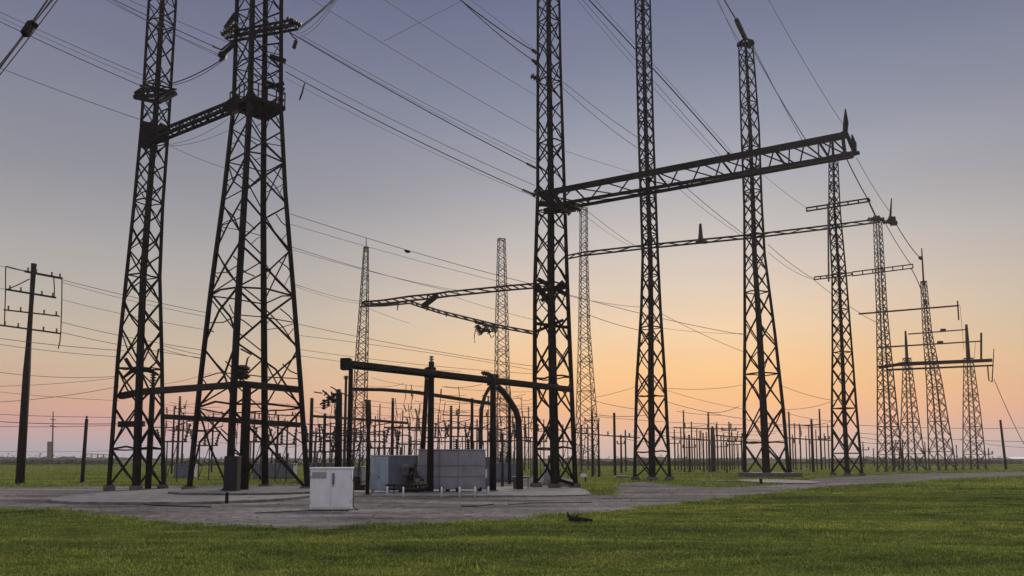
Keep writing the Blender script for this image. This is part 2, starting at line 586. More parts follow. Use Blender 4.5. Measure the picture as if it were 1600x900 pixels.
# ------------------------------------------------------------------ lattice towers
def tower(Y, prof, label, yaw=20, leg=8, lat=3, mat=STEEL, group="steel lattice towers", foot=True, redundant=False, bay=1.12, spike=None, top_plate=True, bow=0.0, legtop=None):
    """prof: (photo row, centre column, half width in photo pixels), top first"""
    lv = []
    for py, px, hw in prof:
        p = at(px, py, Y)
        lv.append((p.z, p.x, m(hw, Y)))
    lv.sort()
    z0, x0, r0 = lv[0]
    lv = [(0.0, x0, r0)] + [q for q in lv if q[0] > 0.25]
    zs = np.array([q[0] for q in lv])
    xs = np.array([q[1] for q in lv])
    rs = np.array([q[2] for q in lv])
    ya = R(yaw) - math.atan2(lv[0][1], Y)
    ext = max(abs(math.cos(ya)), abs(math.sin(ya)))
    H = zs[-1]

    def corner(k, z):
        x, r_ = np.interp(z, zs, xs), np.interp(z, zs, rs) / ext
        a = ya + k * math.pi / 2
        return Vector((x + r_ * math.cos(a), Y + r_ * math.sin(a), z))

    root = thing("lattice_tower", (xs[0], Y, 0), label, "tower", group)
    W0, W1 = m(leg, Y) * .57, m(legtop or leg * .62, Y) * .52
    lw = m(lat, Y) * .72
    # bay levels
    bays = [0.0 + (0.15 if foot else 0)]
    rng = random.Random(int(Y * 10 + prof[0][1]))
    while bays[-1] < H - 0.3:
        z = bays[-1]
        s = np.interp(z, zs, rs) / ext * 1.414
        bays.append(z + max(s * bay * rng.uniform(.86, 1.14), m(9, Y)))
    bays[-1] = H
    for k in range(4):
        b = MB()
        a = ya + k * math.pi / 2
        u = Vector((-math.cos(a - math.pi / 4), -math.sin(a - math.pi / 4), 0))
        w = Vector((-math.cos(a + math.pi / 4), -math.sin(a + math.pi / 4), 0))
        zz = sorted(set([0.0] + [float(q) for q in zs] + [H]))
        b.angle([corner(k, z) - (u + w) * .02 for z in zz], [lerp(W0, W1, z / H) for z in zz], (u, w))
        lg = b.build("leg", mat, root)
        if foot:
            fb = MB()
            c = corner(k, 0) + (u + w) * W0 * .4
            fb.box((c.x, c.y, -.05), W0 * 2.3, W0 * 2.3, .42, a)
            fb.build("footing", CONC_DARK, lg, bevel=.03)
            if Y < 110:
                fb = MB()
                fb.box((c.x, c.y, .37), W0 * 1.7, W0 * 1.7, .05, a)
                fb.build("base_plate", mat, lg)
    for k in range(4):
        b = MB()
        k2 = (k + 1) % 4
        nrm = Vector((math.cos(ya + (k + .5) * math.pi / 2), math.sin(ya + (k + .5) * math.pi / 2), 0))
        for i in range(len(bays) - 1):
            za, zb = bays[i], bays[i + 1]
            f = lw * lerp(1.05, .62, za / H) * (1.0 if nrm.y < .3 else .75)
            A0, A1, B0, B1 = corner(k, za), corner(k, zb), corner(k2, za), corner(k2, zb)
            ins = nrm * (-W1 * .35)

            def brace(p, q, wd, off):
                if bow:
                    mid = (p + q) / 2 + Vector((rng.uniform(-1, 1), rng.uniform(-1, 1), rng.uniform(-1, 1))) * bow * (q - p).length
                    pts = [p, p.lerp(mid, .55), mid, mid.lerp(q, .45), q]
                    for c, d in zip(pts[:-1], pts[1:]):
                        b.bar(c + off, d + off, wd, wd * .55, nrm)
                else:
                    b.bar(p + off, q + off, wd, wd * .55, nrm)
            j = lambda: Vector((0, 0, rng.uniform(-.06, .06) * (zb - za)))
            brace(A0 + j(), B1 + j(), f * rng.uniform(.8, 1.15), ins)
            if nrm.y < .3 or i % 2:
                brace(B0 + j(), A1 + j(), f * rng.uniform(.75, 1.1), ins + nrm * (-f * .7))
            if i % 3 == 2 or (i == 0 and zb - za > 2):
                brace(A1, B1, f * .9, ins)
            if redundant and rng.random() < .8:
                c = (A0 + B1 + B0 + A1) / 4
                brace(A0.lerp(A1, .5) + j(), c + (A0 - c) * .42, f * .55, ins)
                brace(B0.lerp(B1, .5) + j(), c + (B1 - c) * .45, f * .55, ins)
                if rng.random() < .5:
                    brace(A0.lerp(A1, .5), B0.lerp(B1, .5), f * .5, ins)
        b.build("bracing_lattice", mat, root)
    if top_plate:
        b = MB()
        for k in range(4):
            p, q = corner(k, H), corner((k + 1) % 4, H)
            b.bar(p, q, W1 * 1.0, W1 * 1.2)
        b.bar(corner(0, H), corner(2, H), W1 * .7, W1 * .5)
        b.build("top_frame", mat, root)
    if spike:
        pyt, w = spike
        c = Vector((float(np.interp(H, zs, xs)), Y, H))
        t = at(800, pyt, Y).z
        b = MB()
        b.tube([c - Vector((0, 0, .8)), Vector((c.x, Y, lerp(H, t, .5))), Vector((c.x, Y, t))], [m(w, Y) / 2, m(w, Y) / 2.3, m(w, Y) / 3.5], 8)
        b.build("spike", mat, root)
    root["h"] = 0
    del root["h"]
    return root, corner, (lambda z: (float(np.interp(z, zs, xs)), float(np.interp(z, zs, rs) / ext)))


dT1, dT2, dA, dB, dC, dD, dE, dF, dG, dH, dK1, dK2, dK3 = 56, 53, 60, 82, 96, 103, 128, 142, 146, 158, 122, 130, 112

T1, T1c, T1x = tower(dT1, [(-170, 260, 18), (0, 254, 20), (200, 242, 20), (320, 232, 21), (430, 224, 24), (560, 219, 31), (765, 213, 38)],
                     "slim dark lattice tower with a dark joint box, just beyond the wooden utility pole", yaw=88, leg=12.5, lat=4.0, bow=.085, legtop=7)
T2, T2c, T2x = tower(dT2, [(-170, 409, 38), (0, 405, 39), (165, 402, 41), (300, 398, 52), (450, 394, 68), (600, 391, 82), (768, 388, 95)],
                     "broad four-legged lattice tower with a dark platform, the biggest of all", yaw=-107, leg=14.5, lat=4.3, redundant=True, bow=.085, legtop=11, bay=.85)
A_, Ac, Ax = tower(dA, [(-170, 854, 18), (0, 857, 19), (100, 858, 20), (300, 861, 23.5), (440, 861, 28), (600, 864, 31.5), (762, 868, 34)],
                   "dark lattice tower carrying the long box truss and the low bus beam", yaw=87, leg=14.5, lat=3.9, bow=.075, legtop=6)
B_, Bc, Bx = tower(dB, [(-190, 1000, 13), (0, 1004, 13), (200, 1009, 13), (400, 1016, 13.5), (480, 1017, 16.5), (600, 1017, 24), (748, 1019, 29)],
                   "tall slender lattice tower standing midway behind the long box truss", yaw=93, leg=10, lat=3.2, bow=.06, legtop=4.5)
C_, Cc, Cx = tower(dC, [(66, 1165, 11), (200, 1172, 14), (320, 1176.5, 14), (400, 1179, 16), (520, 1187, 23), (640, 1193, 29.5), (745, 1198, 33)],
                   "lattice tower rising from a low concrete plinth beside the gravel road", yaw=87, leg=11, lat=3.4, bow=.06, legtop=4.5, foot=False)
D_, Dc, Dx = tower(dD, [(244, 1302, 6.5), (330, 1304, 8.5), (430, 1311, 10.5), (550, 1316, 14.5), (640, 1319, 18), (743, 1324, 21.5)],
                   "lattice tower under the free end of the long box truss", yaw=92, leg=7.5, lat=2.8, legtop=3.2)
E_, Ec, Ex = tower(dE, [(344, 1371, 5), (490, 1378, 6.5), (600, 1384, 10), (737, 1391, 15)],
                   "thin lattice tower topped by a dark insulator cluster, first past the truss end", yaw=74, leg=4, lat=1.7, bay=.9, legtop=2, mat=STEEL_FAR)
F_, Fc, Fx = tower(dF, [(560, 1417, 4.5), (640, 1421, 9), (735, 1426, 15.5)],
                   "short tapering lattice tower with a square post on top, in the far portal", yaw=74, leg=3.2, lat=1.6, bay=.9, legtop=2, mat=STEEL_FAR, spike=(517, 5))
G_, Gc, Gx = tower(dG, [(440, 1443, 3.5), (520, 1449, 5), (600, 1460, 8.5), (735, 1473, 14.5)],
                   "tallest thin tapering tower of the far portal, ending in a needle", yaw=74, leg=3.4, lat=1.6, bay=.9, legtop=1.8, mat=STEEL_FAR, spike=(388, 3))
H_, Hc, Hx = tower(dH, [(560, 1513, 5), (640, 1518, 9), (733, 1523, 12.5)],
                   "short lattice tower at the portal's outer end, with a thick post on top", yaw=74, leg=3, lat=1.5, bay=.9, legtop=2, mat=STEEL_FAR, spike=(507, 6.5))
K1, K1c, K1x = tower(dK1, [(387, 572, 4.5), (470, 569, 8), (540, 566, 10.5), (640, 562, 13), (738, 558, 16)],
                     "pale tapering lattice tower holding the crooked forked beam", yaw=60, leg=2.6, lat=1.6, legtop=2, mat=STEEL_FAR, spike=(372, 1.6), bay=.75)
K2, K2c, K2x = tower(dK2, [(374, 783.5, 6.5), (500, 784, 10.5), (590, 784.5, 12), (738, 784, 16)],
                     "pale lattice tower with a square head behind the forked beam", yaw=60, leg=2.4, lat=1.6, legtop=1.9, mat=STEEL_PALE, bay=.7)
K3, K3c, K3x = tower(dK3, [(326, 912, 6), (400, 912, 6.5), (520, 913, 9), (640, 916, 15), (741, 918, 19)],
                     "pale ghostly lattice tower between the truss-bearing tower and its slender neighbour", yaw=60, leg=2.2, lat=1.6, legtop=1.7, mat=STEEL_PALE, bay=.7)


# extra parts on the towers ----------------------------------------------------
def truss(b, p, q, hgt, wid, chord, web, n, up=Vector((0, 0, 1)), topw=1.0):
    """a box truss with two top and two bottom chords"""
    p, q = Vector(p), Vector(q)
    t = (q - p).normalized()
    s = t.cross(up).normalized()
    for sx in (-1, 1):
        b.bar(p + s * sx * wid / 2 + up * hgt / 2, q + s * sx * wid / 2 + up * hgt / 2, chord * topw, chord * topw)
        b.bar(p + s * sx * wid / 2 - up * hgt / 2, q + s * sx * wid / 2 - up * hgt / 2, chord, chord)
        for i in range(n):
            a, c = p.lerp(q, i / n), p.lerp(q, (i + 1) / n)
            o = s * sx * wid / 2
            z = up * hgt / 2
            if (i + (sx > 0)) % 2:
                b.bar(a + o - z, c + o + z, web, web * .6)
            else:
                b.bar(a + o + z, c + o - z, web, web * .6)
            if i % 2 == 0:
                b.bar(a + o - z, a + o + z, web * .9, web * .6)
    for i in range(n + 1):
        a = p.lerp(q, i / n)
        b.bar(a - s * wid / 2 - up * hgt / 2, a + s * wid / 2 - up * hgt / 2, web, web * .6)
        if i < n:
            c = p.lerp(q, (i + 1) / n)
            b.bar(a - s * wid / 2 + up * hgt / 2, c + s * wid / 2 + up * hgt / 2, web * .8, web * .5)


# platform deck on the big tower
def platform(root, corner, py, Y, over, name="platform"):
    z = at(800, py, Y).z
    b = MB()
    c = sum((corner(k, z) for k in range(4)), Vector()) / 4
    cs = [c + (corner(k, z) - c) * over for k in range(4)]
    b.slab(cs, z, z + .12)
    for k in range(4):
        b.bar(cs[k] + Vector((0, 0, -.06)), cs[(k + 1) % 4] + Vector((0, 0, -.06)), .14, .18)
        for j in range(1, 4):
            b.bar(cs[k].lerp(cs[(k + 1) % 4], j / 4), c.lerp(cs[(k + 2) % 4], .1), .1, .2)
    return b.build(name, STEEL, root), cs, z


pf, pcs, pz = platform(T2, T2c, 168, dT2, 1.08)
b = MB()
for k in range(4):
    p, q = pcs[k], pcs[(k + 1) % 4]
    for hh in (.55, 1.05):
        b.bar(p + Vector((0, 0, hh)), q + Vector((0, 0, hh)), .06)
    for j in range(4):
        c = p.lerp(q, j / 4)
        b.bar(c, c + Vector((0, 0, 1.05)), .07)
b.build("guard_rail", STEEL, pf)
# side arm of the big tower
b = MB()
truss(b, at(356, 58, dT2 + 1.0), at(462, 38, dT2 - 1.5), .42, .5, .13, .07, 9)
arm = b.build("crossarm", STEEL, T2)
b = MB()
b.bar(at(352, 45, dT2), at(368, 22, dT2), .3, .2)
b.build("arm_horn", STEEL, arm)
b = MB()
b.bar(at(365, 70, dT2), at(344, 88, dT2 - .6), .34, .3)
b.bar(at(366, 62, dT2), at(346, 78, dT2 - .6), .12, .12)
b.build("side_bracket", STEEL, T2)
for (p, q) in (((372, 36), (346, 55)), ((343, 84), (352, 90)), ((470, 40), (448, 30))):
    b = MB()
    b.stack(at(*p, dT2 - .4), at(*q, dT2 - .4), .24, 6)
    b.build("insulator", PORC, T2, smooth=True)
b = MB()
b.stack(at(463, 63, dT2 - 1), at(459, 76, dT2 - 1), .15, 6)
b.tube([at(452, 50, dT2 - 1), at(458, 58, dT2 - 1), at(464, 62, dT2 - 1)], .05, 5)
b.build("hanging_insulator", PORC, T2, smooth=True)
b = MB()
b.bar(at(422, 88, dT2), at(446, 96, dT2), .22, .3)
b.build("side_bracket", STEEL, T2)
b = MB()
b.bar(at(412, 138, dT2), at(444, 130, dT2), .16, .22)
b.bar(at(412, 126, dT2), at(444, 140, dT2), .16, .22)
b.build("side_bracket", STEEL, T2)

# small head platform and joint box on the slim tower
b = MB()
zc = 143
p0, p1, p2, p3 = at(210, 152, dT1 - 1.0), at(232, 136, dT1 + 1.0), at(275, 146, dT1 + .8), at(248, 160, dT1 - 1.2)
for a, c in ((p0, p1), (p1, p2), (p2, p3), (p3, p0), (p0, p2)):
    b.bar(a, c, .2, .24)
    b.bar(a + Vector((0, 0, .35)), c + Vector((0, 0, .3)), .1, .1)
b.build("arm_frame", STEEL, T1)
b = MB()
c = at(232, 228, dT1)
b.box((c.x, c.y, c.z), m(26, dT1), 1.3, m(35, dT1), R(20))
jb = b.build("joint_box", STEEL, T1, bevel=.06)
b = MB()
b.bar(at(222, 230, dT1 - .9), at(262, 204, dT1 - .9), .22, .4)
b.bar(at(250, 198, dT1 - .9), at(262, 204, dT1 - .9), .5, .5)
b.build("joint_bracket", STEEL, T1)

# clamps on the truss-bearing tower
for (px, py, s) in ((838, 82, 9), (836, 122, 13), (838, 100, 6)):
    b = MB()
    b.stack(at(px - s * .5, py - s * .3, dA - .5), at(px + s * .7, py + s * .4, dA - .3), m(s * .45, dA), 4)
    b.build("insulator", PORC, A_, smooth=True)
b = MB()
b.tube([at(842, 86, dA - .4), at(838, 96, dA - .5), at(842, 112, dA - .5), at(836, 122, dA - .5)], .07, 6)
b.build("jumper", WIRE, A_)
b = MB()
for p, q in (((840, 436), (888, 462)), ((834, 455), (889, 448)), ((846, 470), (880, 440)), ((838, 444), (858, 470))):
    b.bar(at(*p, dA - .8), at(*q, dA - .4), .2, .3)
b.build("junction_frame", STEEL, A_)
b = MB()
for p, q in (((833, 505), (890, 512)), ((833, 520), (880, 500))):
    b.bar(at(*p, dA - .8), at(*q, dA - .4), .16, .22)
b.build("junction_frame", STEEL, A_)
# insulator strain string on top of C
b = MB()
b.bar(at(1152, 70, dC), at(1178, 68, dC), .5, .4)
b.bar(at(1168, 66, dC - .2), at(1175, 72, dC - .2), .8, .6)
b.build("head_bracket", STEEL, C_)
b = MB()
b.stack(at(1165, 62, dC - .5), at(1150, 30, dC - 4), .34, 7)
b.build("insulator", PORC, C_, smooth=True)
# crossarms of D and E
def twin_arm(root, p, q, gap, w, Y0, Y1, mat=STEEL, ties=6, name="crossarm"):
    b = MB()
    for k in (0, gap):
        b.bar(at(p[0], p[1] + k, Y0), at(q[0], q[1] + k, Y1), m(w, (Y0 + Y1) / 2))
    for i in range(ties + 1):
        t = i / ties
        x, y = lerp(p[0], q[0], t), lerp(p[1], q[1], t)
        yy = lerp(Y0, Y1, t)
        b.bar(at(x, y, yy), at(x + .6, y + gap, yy), m(w * .7, yy))
    return b.build(name, mat, root)


twin_arm(D_, (1260, 325), (1357, 310), 5, 2.2, dD - 3, dD + 1)
twin_arm(D_, (1272, 433), (1330, 426), 4, 1.8, dD - 2, dD + 1)
b = MB()
b.tube([at(1294, 318, dD - 2), at(1295, 440, dD - 2)], .12, 5)
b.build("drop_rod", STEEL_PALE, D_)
twin_arm(E_, (1332, 425), (1426, 413), 6, 1.7, dE - 6, dE + 2, STEEL)
twin_arm(E_, (1342, 490), (1498, 477), 1, 1.5, dE - 4, dE + 6, STEEL_FAR, 8)
b = MB()
for dx, dy, s in ((-8, 2, 5), (0, 0, 6), (7, 2, 5), (16, 6, 5), (24, 2, 7), (27, 8, 6)):
    c = at(1369 + dx, 341 + dy, dE - 1)
    b.stack(c - Vector((.6, 0, 0)), c + Vector((.6, .1, .1)), m(s * .75, dE), 3)
ins = b.build("insulator_cluster", PORC, E_, smooth=True)
b = MB()
b.tube([at(1391, 342, dE - 1), at(1393, 310, dE - 1)], [.2, .08], 6)
b.build("horn", STEEL, E_)
b = MB()
b.tube([at(1496, 470, dE + 6), at(1498, 500, dE + 6)], .12, 5)
b.build("end_rod", STEEL_FAR, E_)


# ------------------------------------------------------------------ spanning beams
# long box truss
P0, P1 = at(842, 300, dA - 1.6), at(1326, 226, 97)
root = thing("box_truss", P0, "long dark box truss rising from the truss-bearing tower across three towers", "beam")
hA, hB = m(30, dA), m(34, 97)
tl = MB()
top0, top1 = at(846, 303, dA - 1.6), at(1318, 212, 97)
tl.bar(top0, top1, .5, m(9, dA), w2=.8, d2=m(11.5, 97))
tl.build("top_chord", STEEL, root, bevel=.04)
bot0, bot1 = at(868, 324, dA - 1.9), at(1336, 242, 97)
for k in (-1, 1):
    b = MB()
    b.bar(bot0 + Vector((0, k * .5, -k * .06)), bot1 + Vector((0, k * .9, k * .12)), .26, m(5, dA), w2=.4, d2=m(6, 97))
    b.build("bottom_chord", STEEL, root)
b = MB()
n = 15
rr = random.Random(4)
for i in range(n):
    t0, t1 = i / n, (i + 1) / n
    a0, a1, c0, c1 = top0.lerp(top1, t0), top0.lerp(top1, t1), bot0.lerp(bot1, t0), bot0.lerp(bot1, t1)
    sc = lerp(.11, .18, t0)
    for k in (-1, 1):
        o = Vector((0, k * lerp(.5, .9, t0), 0))
        if (i + (k > 0)) % 2:
            b.bar(a0, c1 + o, sc, sc * .5)
        else:
            b.bar(c0 + o, a1, sc, sc * .5)
    if i % 3 == 1:
        b.bar(a0, c0, sc * 1.5, sc)
    b.bar(c0 - Vector((0, .5, 0)), c1 + Vector((0, .5, 0)), sc * .7, sc * .4)
b.build("web_lattice", STEEL, root)
b = MB()
for p, q, w in (((1300, 210), (1302, 246), 3.5), ((1316, 206), (1320, 240), 5), ((1321, 205), (1337, 243), 5), ((1300, 246), (1338, 238), 7)):
    b.bar(at(*p, 97), at(*q, 97), m(w, 97), m(w, 97) * .8)
b.build("end_frame", STEEL, root)
for (p, q) in (((1320, 215), (1321, 170)), ((1335, 240), (1331, 210))):
    b = MB()
    b.tube([at(*p, 97), at((p[0] + q[0]) / 2 + 1, (p[1] + q[1]) / 2, 97), at(*q, 97)], [.28, .34, .07], 6)
    b.build("lightning_horn", STEEL, root)
b = MB()
for p, q, w in (((836, 296), (880, 330), 7), ((840, 318), (905, 322), 7), ((862, 300), (885, 330), 5), ((850, 330), (900, 326), 8)):
    b.bar(at(*p, dA - 1.7), at(*q, dA - 1.3), m(w, dA), m(w, dA))
b.build("end_bracket", STEEL, root)
for (p, q) in (((832, 306), (846, 298)), ((897, 324), (908, 330)), ((868, 322), (892, 334))):
    b = MB()
    b.stack(at(*p, dA - 1.9), at(*q, dA - 1.9), m(5, dA), 4)
    b.build("insulator", PORC, root, smooth=True)

# beam between the two near towers
P0, P1 = at(236, 218, dT1 - 1.0), at(372, 163, dT2 - .4)
b = MB()
truss(b, P0, P1, m(9, 55), .6, .17, .10, 12)
root = thing("link_truss", P0, "short dark truss beam joining the slim tower to the big tower's platform", "beam")
b.build("chord_lattice", STEEL, root)
b = MB()
b.bar(at(356, 172, dT2 - .6), at(376, 158, dT2 - .3), .9, .8)
b.build("end_bracket", STEEL, root)

# thin high twin beam behind the long truss
def segbeam(name, pts, gap, w, label, mat=STEEL, tie=10, extra=None):
    P = [at(x, y, Y) for x, y, Y in pts]
    root = thing(name, P[0], label, "beam")
    for k in (0, 1):
        b = MB()
        for a, c, pa, pc in zip(P[:-1], P[1:], pts[:-1], pts[1:]):
            g0, g1 = m(gap, pa[2]) * k, m(gap, pc[2]) * k
            b.bar(a - Vector((0, 0, g0)), c - Vector((0, 0, g1)), m(w, pa[2]), m(w, pa[2]), w2=m(w, pc[2]), d2=m(w, pc[2]))
        b.build("chord", mat, root)
    b = MB()
    for a, c, pa, pc in zip(P[:-1], P[1:], pts[:-1], pts[1:]):
        n = max(2, int(abs(pc[0] - pa[0]) / tie))
        for i in range(n):
            t0, t1 = i / n, (i + 1) / n
            g0, g1 = lerp(m(gap, pa[2]), m(gap, pc[2]), t0), lerp(m(gap, pa[2]), m(gap, pc[2]), t1)
            u, v = (0, 1) if i % 2 else (1, 0)
            b.bar(a.lerp(c, t0) - Vector((0, 0, g0 * u)), a.lerp(c, t1) - Vector((0, 0, g1 * v)), m(w * .55, pa[2]))
    b.build("web_lattice", mat, root)
    return root


hb = segbeam("twin_truss", [(888, 399, 108), (912, 394, dK3 - 1), (1018, 382, 98), (1180, 366, 98), (1304, 351, 105), (1374, 342, dE - 2)], 5.5, 2.4,
             "thin high twin beam crossing behind the long truss, with a small cone on it", STEEL, 22)
b = MB()
c = at(1095, 374, 98)
b.tube([c, c + Vector((0, 0, .7)), c + Vector((0, 0, 2.0))], [.36, .27, .17], 8)
b.tube([c - Vector((.7, 0, .3)), c + Vector((.7, 0, -.3))], .28, 6)
b.build("bushing", PORC, hb)

# crooked forked beam
fb = thing("forked_truss", at(575, 472, dK1 - 2), "crooked forked beam sagging from the pale tapering tower to the truss-bearing tower", "beam")
UP = [(566, 472, dK1 - 2), (600, 469, 112), (640, 463, 102), (680, 459, 93), (700, 456, 89), (770, 449, 74), (800, 446, 68), (838, 443, dA - .6)]
LO = [(566, 475, dK1 - 2), (600, 474, 112), (640, 470, 102), (664, 478, 97), (690, 486, 91), (735, 497, 80), (780, 508, 71), (834, 518, dA - .6)]
for pts, nm, gap, w in ((UP, "upper_branch", 7, 2.6), (LO, "lower_branch", 4, 2.2)):
    b = MB()
    P = [at(*q) for q in pts]
    for a, c, pa, pc in zip(P[:-1], P[1:], pts[:-1], pts[1:]):
        for k in (0, 1):
            b.bar(a - Vector((0, 0, k * m(gap, pa[2]))), c - Vector((0, 0, k * m(gap, pc[2]))), m(w, pa[2]), m(w, pa[2]), w2=m(w, pc[2]), d2=m(w, pc[2]))
        for i in range(3):
            u = a.lerp(c, i / 3)
            v = a.lerp(c, (i + 1) / 3)
            b.bar(u, v - Vector((0, 0, m(gap, pc[2]))), m(w * .6, pa[2]))
    b.build(nm, STEEL_FAR if nm == "lower_branch" else STEEL, fb)
b = MB()
b.bar(at(662, 478, 97), at(682, 462, 93), .5, .5)
b.build("fork_strut", STEEL, fb)
for (x, y, Y, L) in ((622, 473, 107, 12), (668, 460, 96, 26), (698, 487, 89, 8)):
    b = MB()
    b.tube([at(x, y, Y), at(x - 1, y + L, Y)], [.12, .06], 5)
    b.build("hanging_rod", STEEL_FAR, fb)
# tangled insulators hanging from it
ht = thing("hanging_switchgear", at(758, 508, 75), "tangled insulator gear hanging under the lower branch of the forked beam", "switchgear")
b = MB()
for k in range(9):
    a0 = rr.random() * 6.28
    p = at(758 + rr.uniform(-15, 15), 512 + rr.uniform(-5, 9), 75 + rr.uniform(-.6, .6))
    q = at(758 + rr.uniform(-14, 14), 514 + rr.uniform(-6, 12), 75 + rr.uniform(-.6, .6))
    b.tube([p, (p + q) / 2 + Vector((0, 0, rr.uniform(-.3, .2))), q], .08, 5)
b.bar(at(742, 503, 75), at(778, 512, 75), .2, .25)
b.build("bent_frame", STEEL, ht)
for (p, q) in (((744, 508), (752, 523)), ((756, 506), (766, 520)), ((768, 509), (776, 519))):
    b = MB()
    b.stack(at(*p, 75), at(*q, 75), .3, 5)
    b.build("insulator", PORC_GREY, ht, smooth=True)
b = MB()
b.tube([at(743, 514, 75), at(741, 526, 75), at(742, 536, 75)], .04, 4)
b.tube([at(764, 520, 75), at(768, 528, 75), at(772, 524, 75)], .05, 4)
b.build("loose_wire", WIRE, ht)

# far portal beams
fp = thing("portal_crossbar", at(1375, 573, dE - 1), "heavy dark crossbeam of the far portal, lying across three short towers", "beam")
b = MB()
b.bar(at(1375, 574, dE - 1), at(1406, 569, 136), m(5, dE))
b.bar(at(1406, 569, 136), at(1548, 563, dH - 2), m(6, 136), m(6, 136))
b.build("main_bar", STEEL, fp, bevel=.05)
b = MB()
b.bar(at(1386, 578, 130), at(1551, 571, dH - 2), m(3, 136), m(3, 136))
b.build("lower_bar", STEEL, fp)
b = MB()
b.tube([at(1533, 562, dH - 2), at(1533, 520, dH - 2)], .2, 5)
b.build("upright_rod", STEEL_FAR, fp)
b = MB()
b.tube([at(1543, 570, dH - 2), at(1545, 594, dH - 2), at(1550, 597, dH - 2), at(1553, 545, dH - 2)], [.14, .12, .12, .08], 5)
b.build("whip_rod", STEEL_FAR, fp)
for (p, q, w, lab) in (((1371, 543, dE - 2), (1534, 533, dH - 2), 2.2, "thin crossbar over the far portal, middle one of three stacked bars"),
                       ((1420, 522, dF), (1509, 515, dH), 2.0, "uppermost thin crossbar joining the two posts of the far portal")):
    root = thing("crossbar", at(*p), lab, "beam")
    b = MB()
    b.bar(at(*p), at(*q), m(w, 140))
    b.build("bar", STEEL_FAR, root)
    b = MB()
    x = lerp(p[0], q[0], .6)
    c = at(x, lerp(p[1], q[1], .6) - 2, lerp(p[2], q[2], .6))
    b.stack(c - Vector((.5, 0, 0)), c + Vector((.5, 0, 0)), .35, 3)
    b.build("insulator", PORC, root)


# ------------------------------------------------------------------ bus portals (low)
def bus_post(px, py_top, py_base, w, label, Y=None, lean_px=None, cap=None, mat=STEEL, group=None, name="bus_post", arms=None, grey_top=False):
    Y = Y or ground(px, py_base).y
    x1 = lean_px if lean_px is not None else px + (800 - px) * (py_base - py_top) / 11900
    base = at(px, py_base, Y)
    base.z = 0
    top = at(x1, py_top, Y)
    root = thing(name, base, label, "post", group)
    b = MB()
    r0 = m(w, Y) / 2
    b.tube([base - Vector((0, 0, .1)), base.lerp(top, .5), top], [r0 * 1.08, r0, r0 * .88], 10 if w > 5 else 6)
    b.build("shaft", mat, root, smooth=w > 5)
    if w > 5:
        b = MB()
        b.box((base.x, base.y, -.05), r0 * 4, r0 * 4, .2)
        b.build("footing", CONC_DARK, root, bevel=.03)
    if cap:
        b = MB()
        h = m(cap[0], Y)
        b.stack(top - Vector((0, 0, .05)), top + Vector((0, 0, h)), m(cap[1], Y) / 2, max(3, int(cap[0] / 4)))
        b.build("insulator", cap[2] if len(cap) > 2 else PORC, root, smooth=True)
    for k, (dy, half, ww) in enumerate(arms or []):
        b = MB()
        c = base.lerp(top, 1 - dy / (py_base - py_top))
        b.bar(c - Vector((m(half, Y), 0, 0)), c + Vector((m(half, Y), .2, m(half, Y) * .08)), m(ww, Y))
        for s in (-.9, 0.05, .9):
            q = c + Vector((m(half, Y) * s, .1, 0))
            b.stack(q, q + Vector((0, 0, m(5, Y))), m(1.5, Y), 3, 5)
        b.build("crossarm", mat, root)
    return root, top


GP = "bus support posts of the near portal"
pb = thing("busbar", at(540, 567, 45.5), "heavy near bus beam sloping from above the white cabinet to the truss-bearing tower", "beam")
b = MB()
q0, q1 = at(541, 567, 45.5), at(892, 608, dA - 2.2)
b.bar(q0, q1, .5, m(8, 46), w2=.5, d2=m(7, 58))
b.build("main_bar", BUSBAR, pb, bevel=.05)
b = MB()
b.bar(at(541, 573, 45.8), at(891, 611, dA - 2.0), .3, m(4, 46))
b.build("lower_flange", STEEL, pb)
b = MB()
b.bar(at(541, 560, 45.5), at(541, 578, 45.5), .6, .6)
b.build("end_cap", STEEL, pb, bevel=.05)
for (x, y, Y) in ((672, 583, 50.4), (770, 594, 53.6)):
    b = MB()
    b.box(at(x, y + 8, Y), m(15, Y), .7, m(17, Y), R(20))
    b.bar(at(x - 16, y - 4, Y - .4), at(x + 14, y - 1, Y - .4), .12, .12)
    b.build("clamp", STEEL, pb, bevel=.05)
bus_post(544, 577, 778, 8, "dark bus post partly hidden by the white cabinet, at the beam's free end", Y=45.5, group=GP)
bus_post(672, 566, 771, 10, "thick bus post in front of the grey tank, capped by a grey bushing", Y=50.2, cap=(10, 8, PORC_GREY), group=GP)
bus_post(657, 592, 742, 8, "leaning strut post close beside the thick post at the grey tank", Y=52, lean_px=667, group=GP)
bus_post(770, 592, 769, 10, "bus post with a horned bushing, standing just past the grey tank", Y=52.6, cap=(8, 7), group=GP)
b = MB()
b.tube([at(752, 582, 52.6), at(762, 584, 52.6), at(771, 590, 52.6)], [.1, .16, .2], 6)
b.stack(at(754, 583, 52.6), at(764, 586, 52.6), .22, 3)
o = b.build("horned_insulator", PORC, pb, smooth=True)
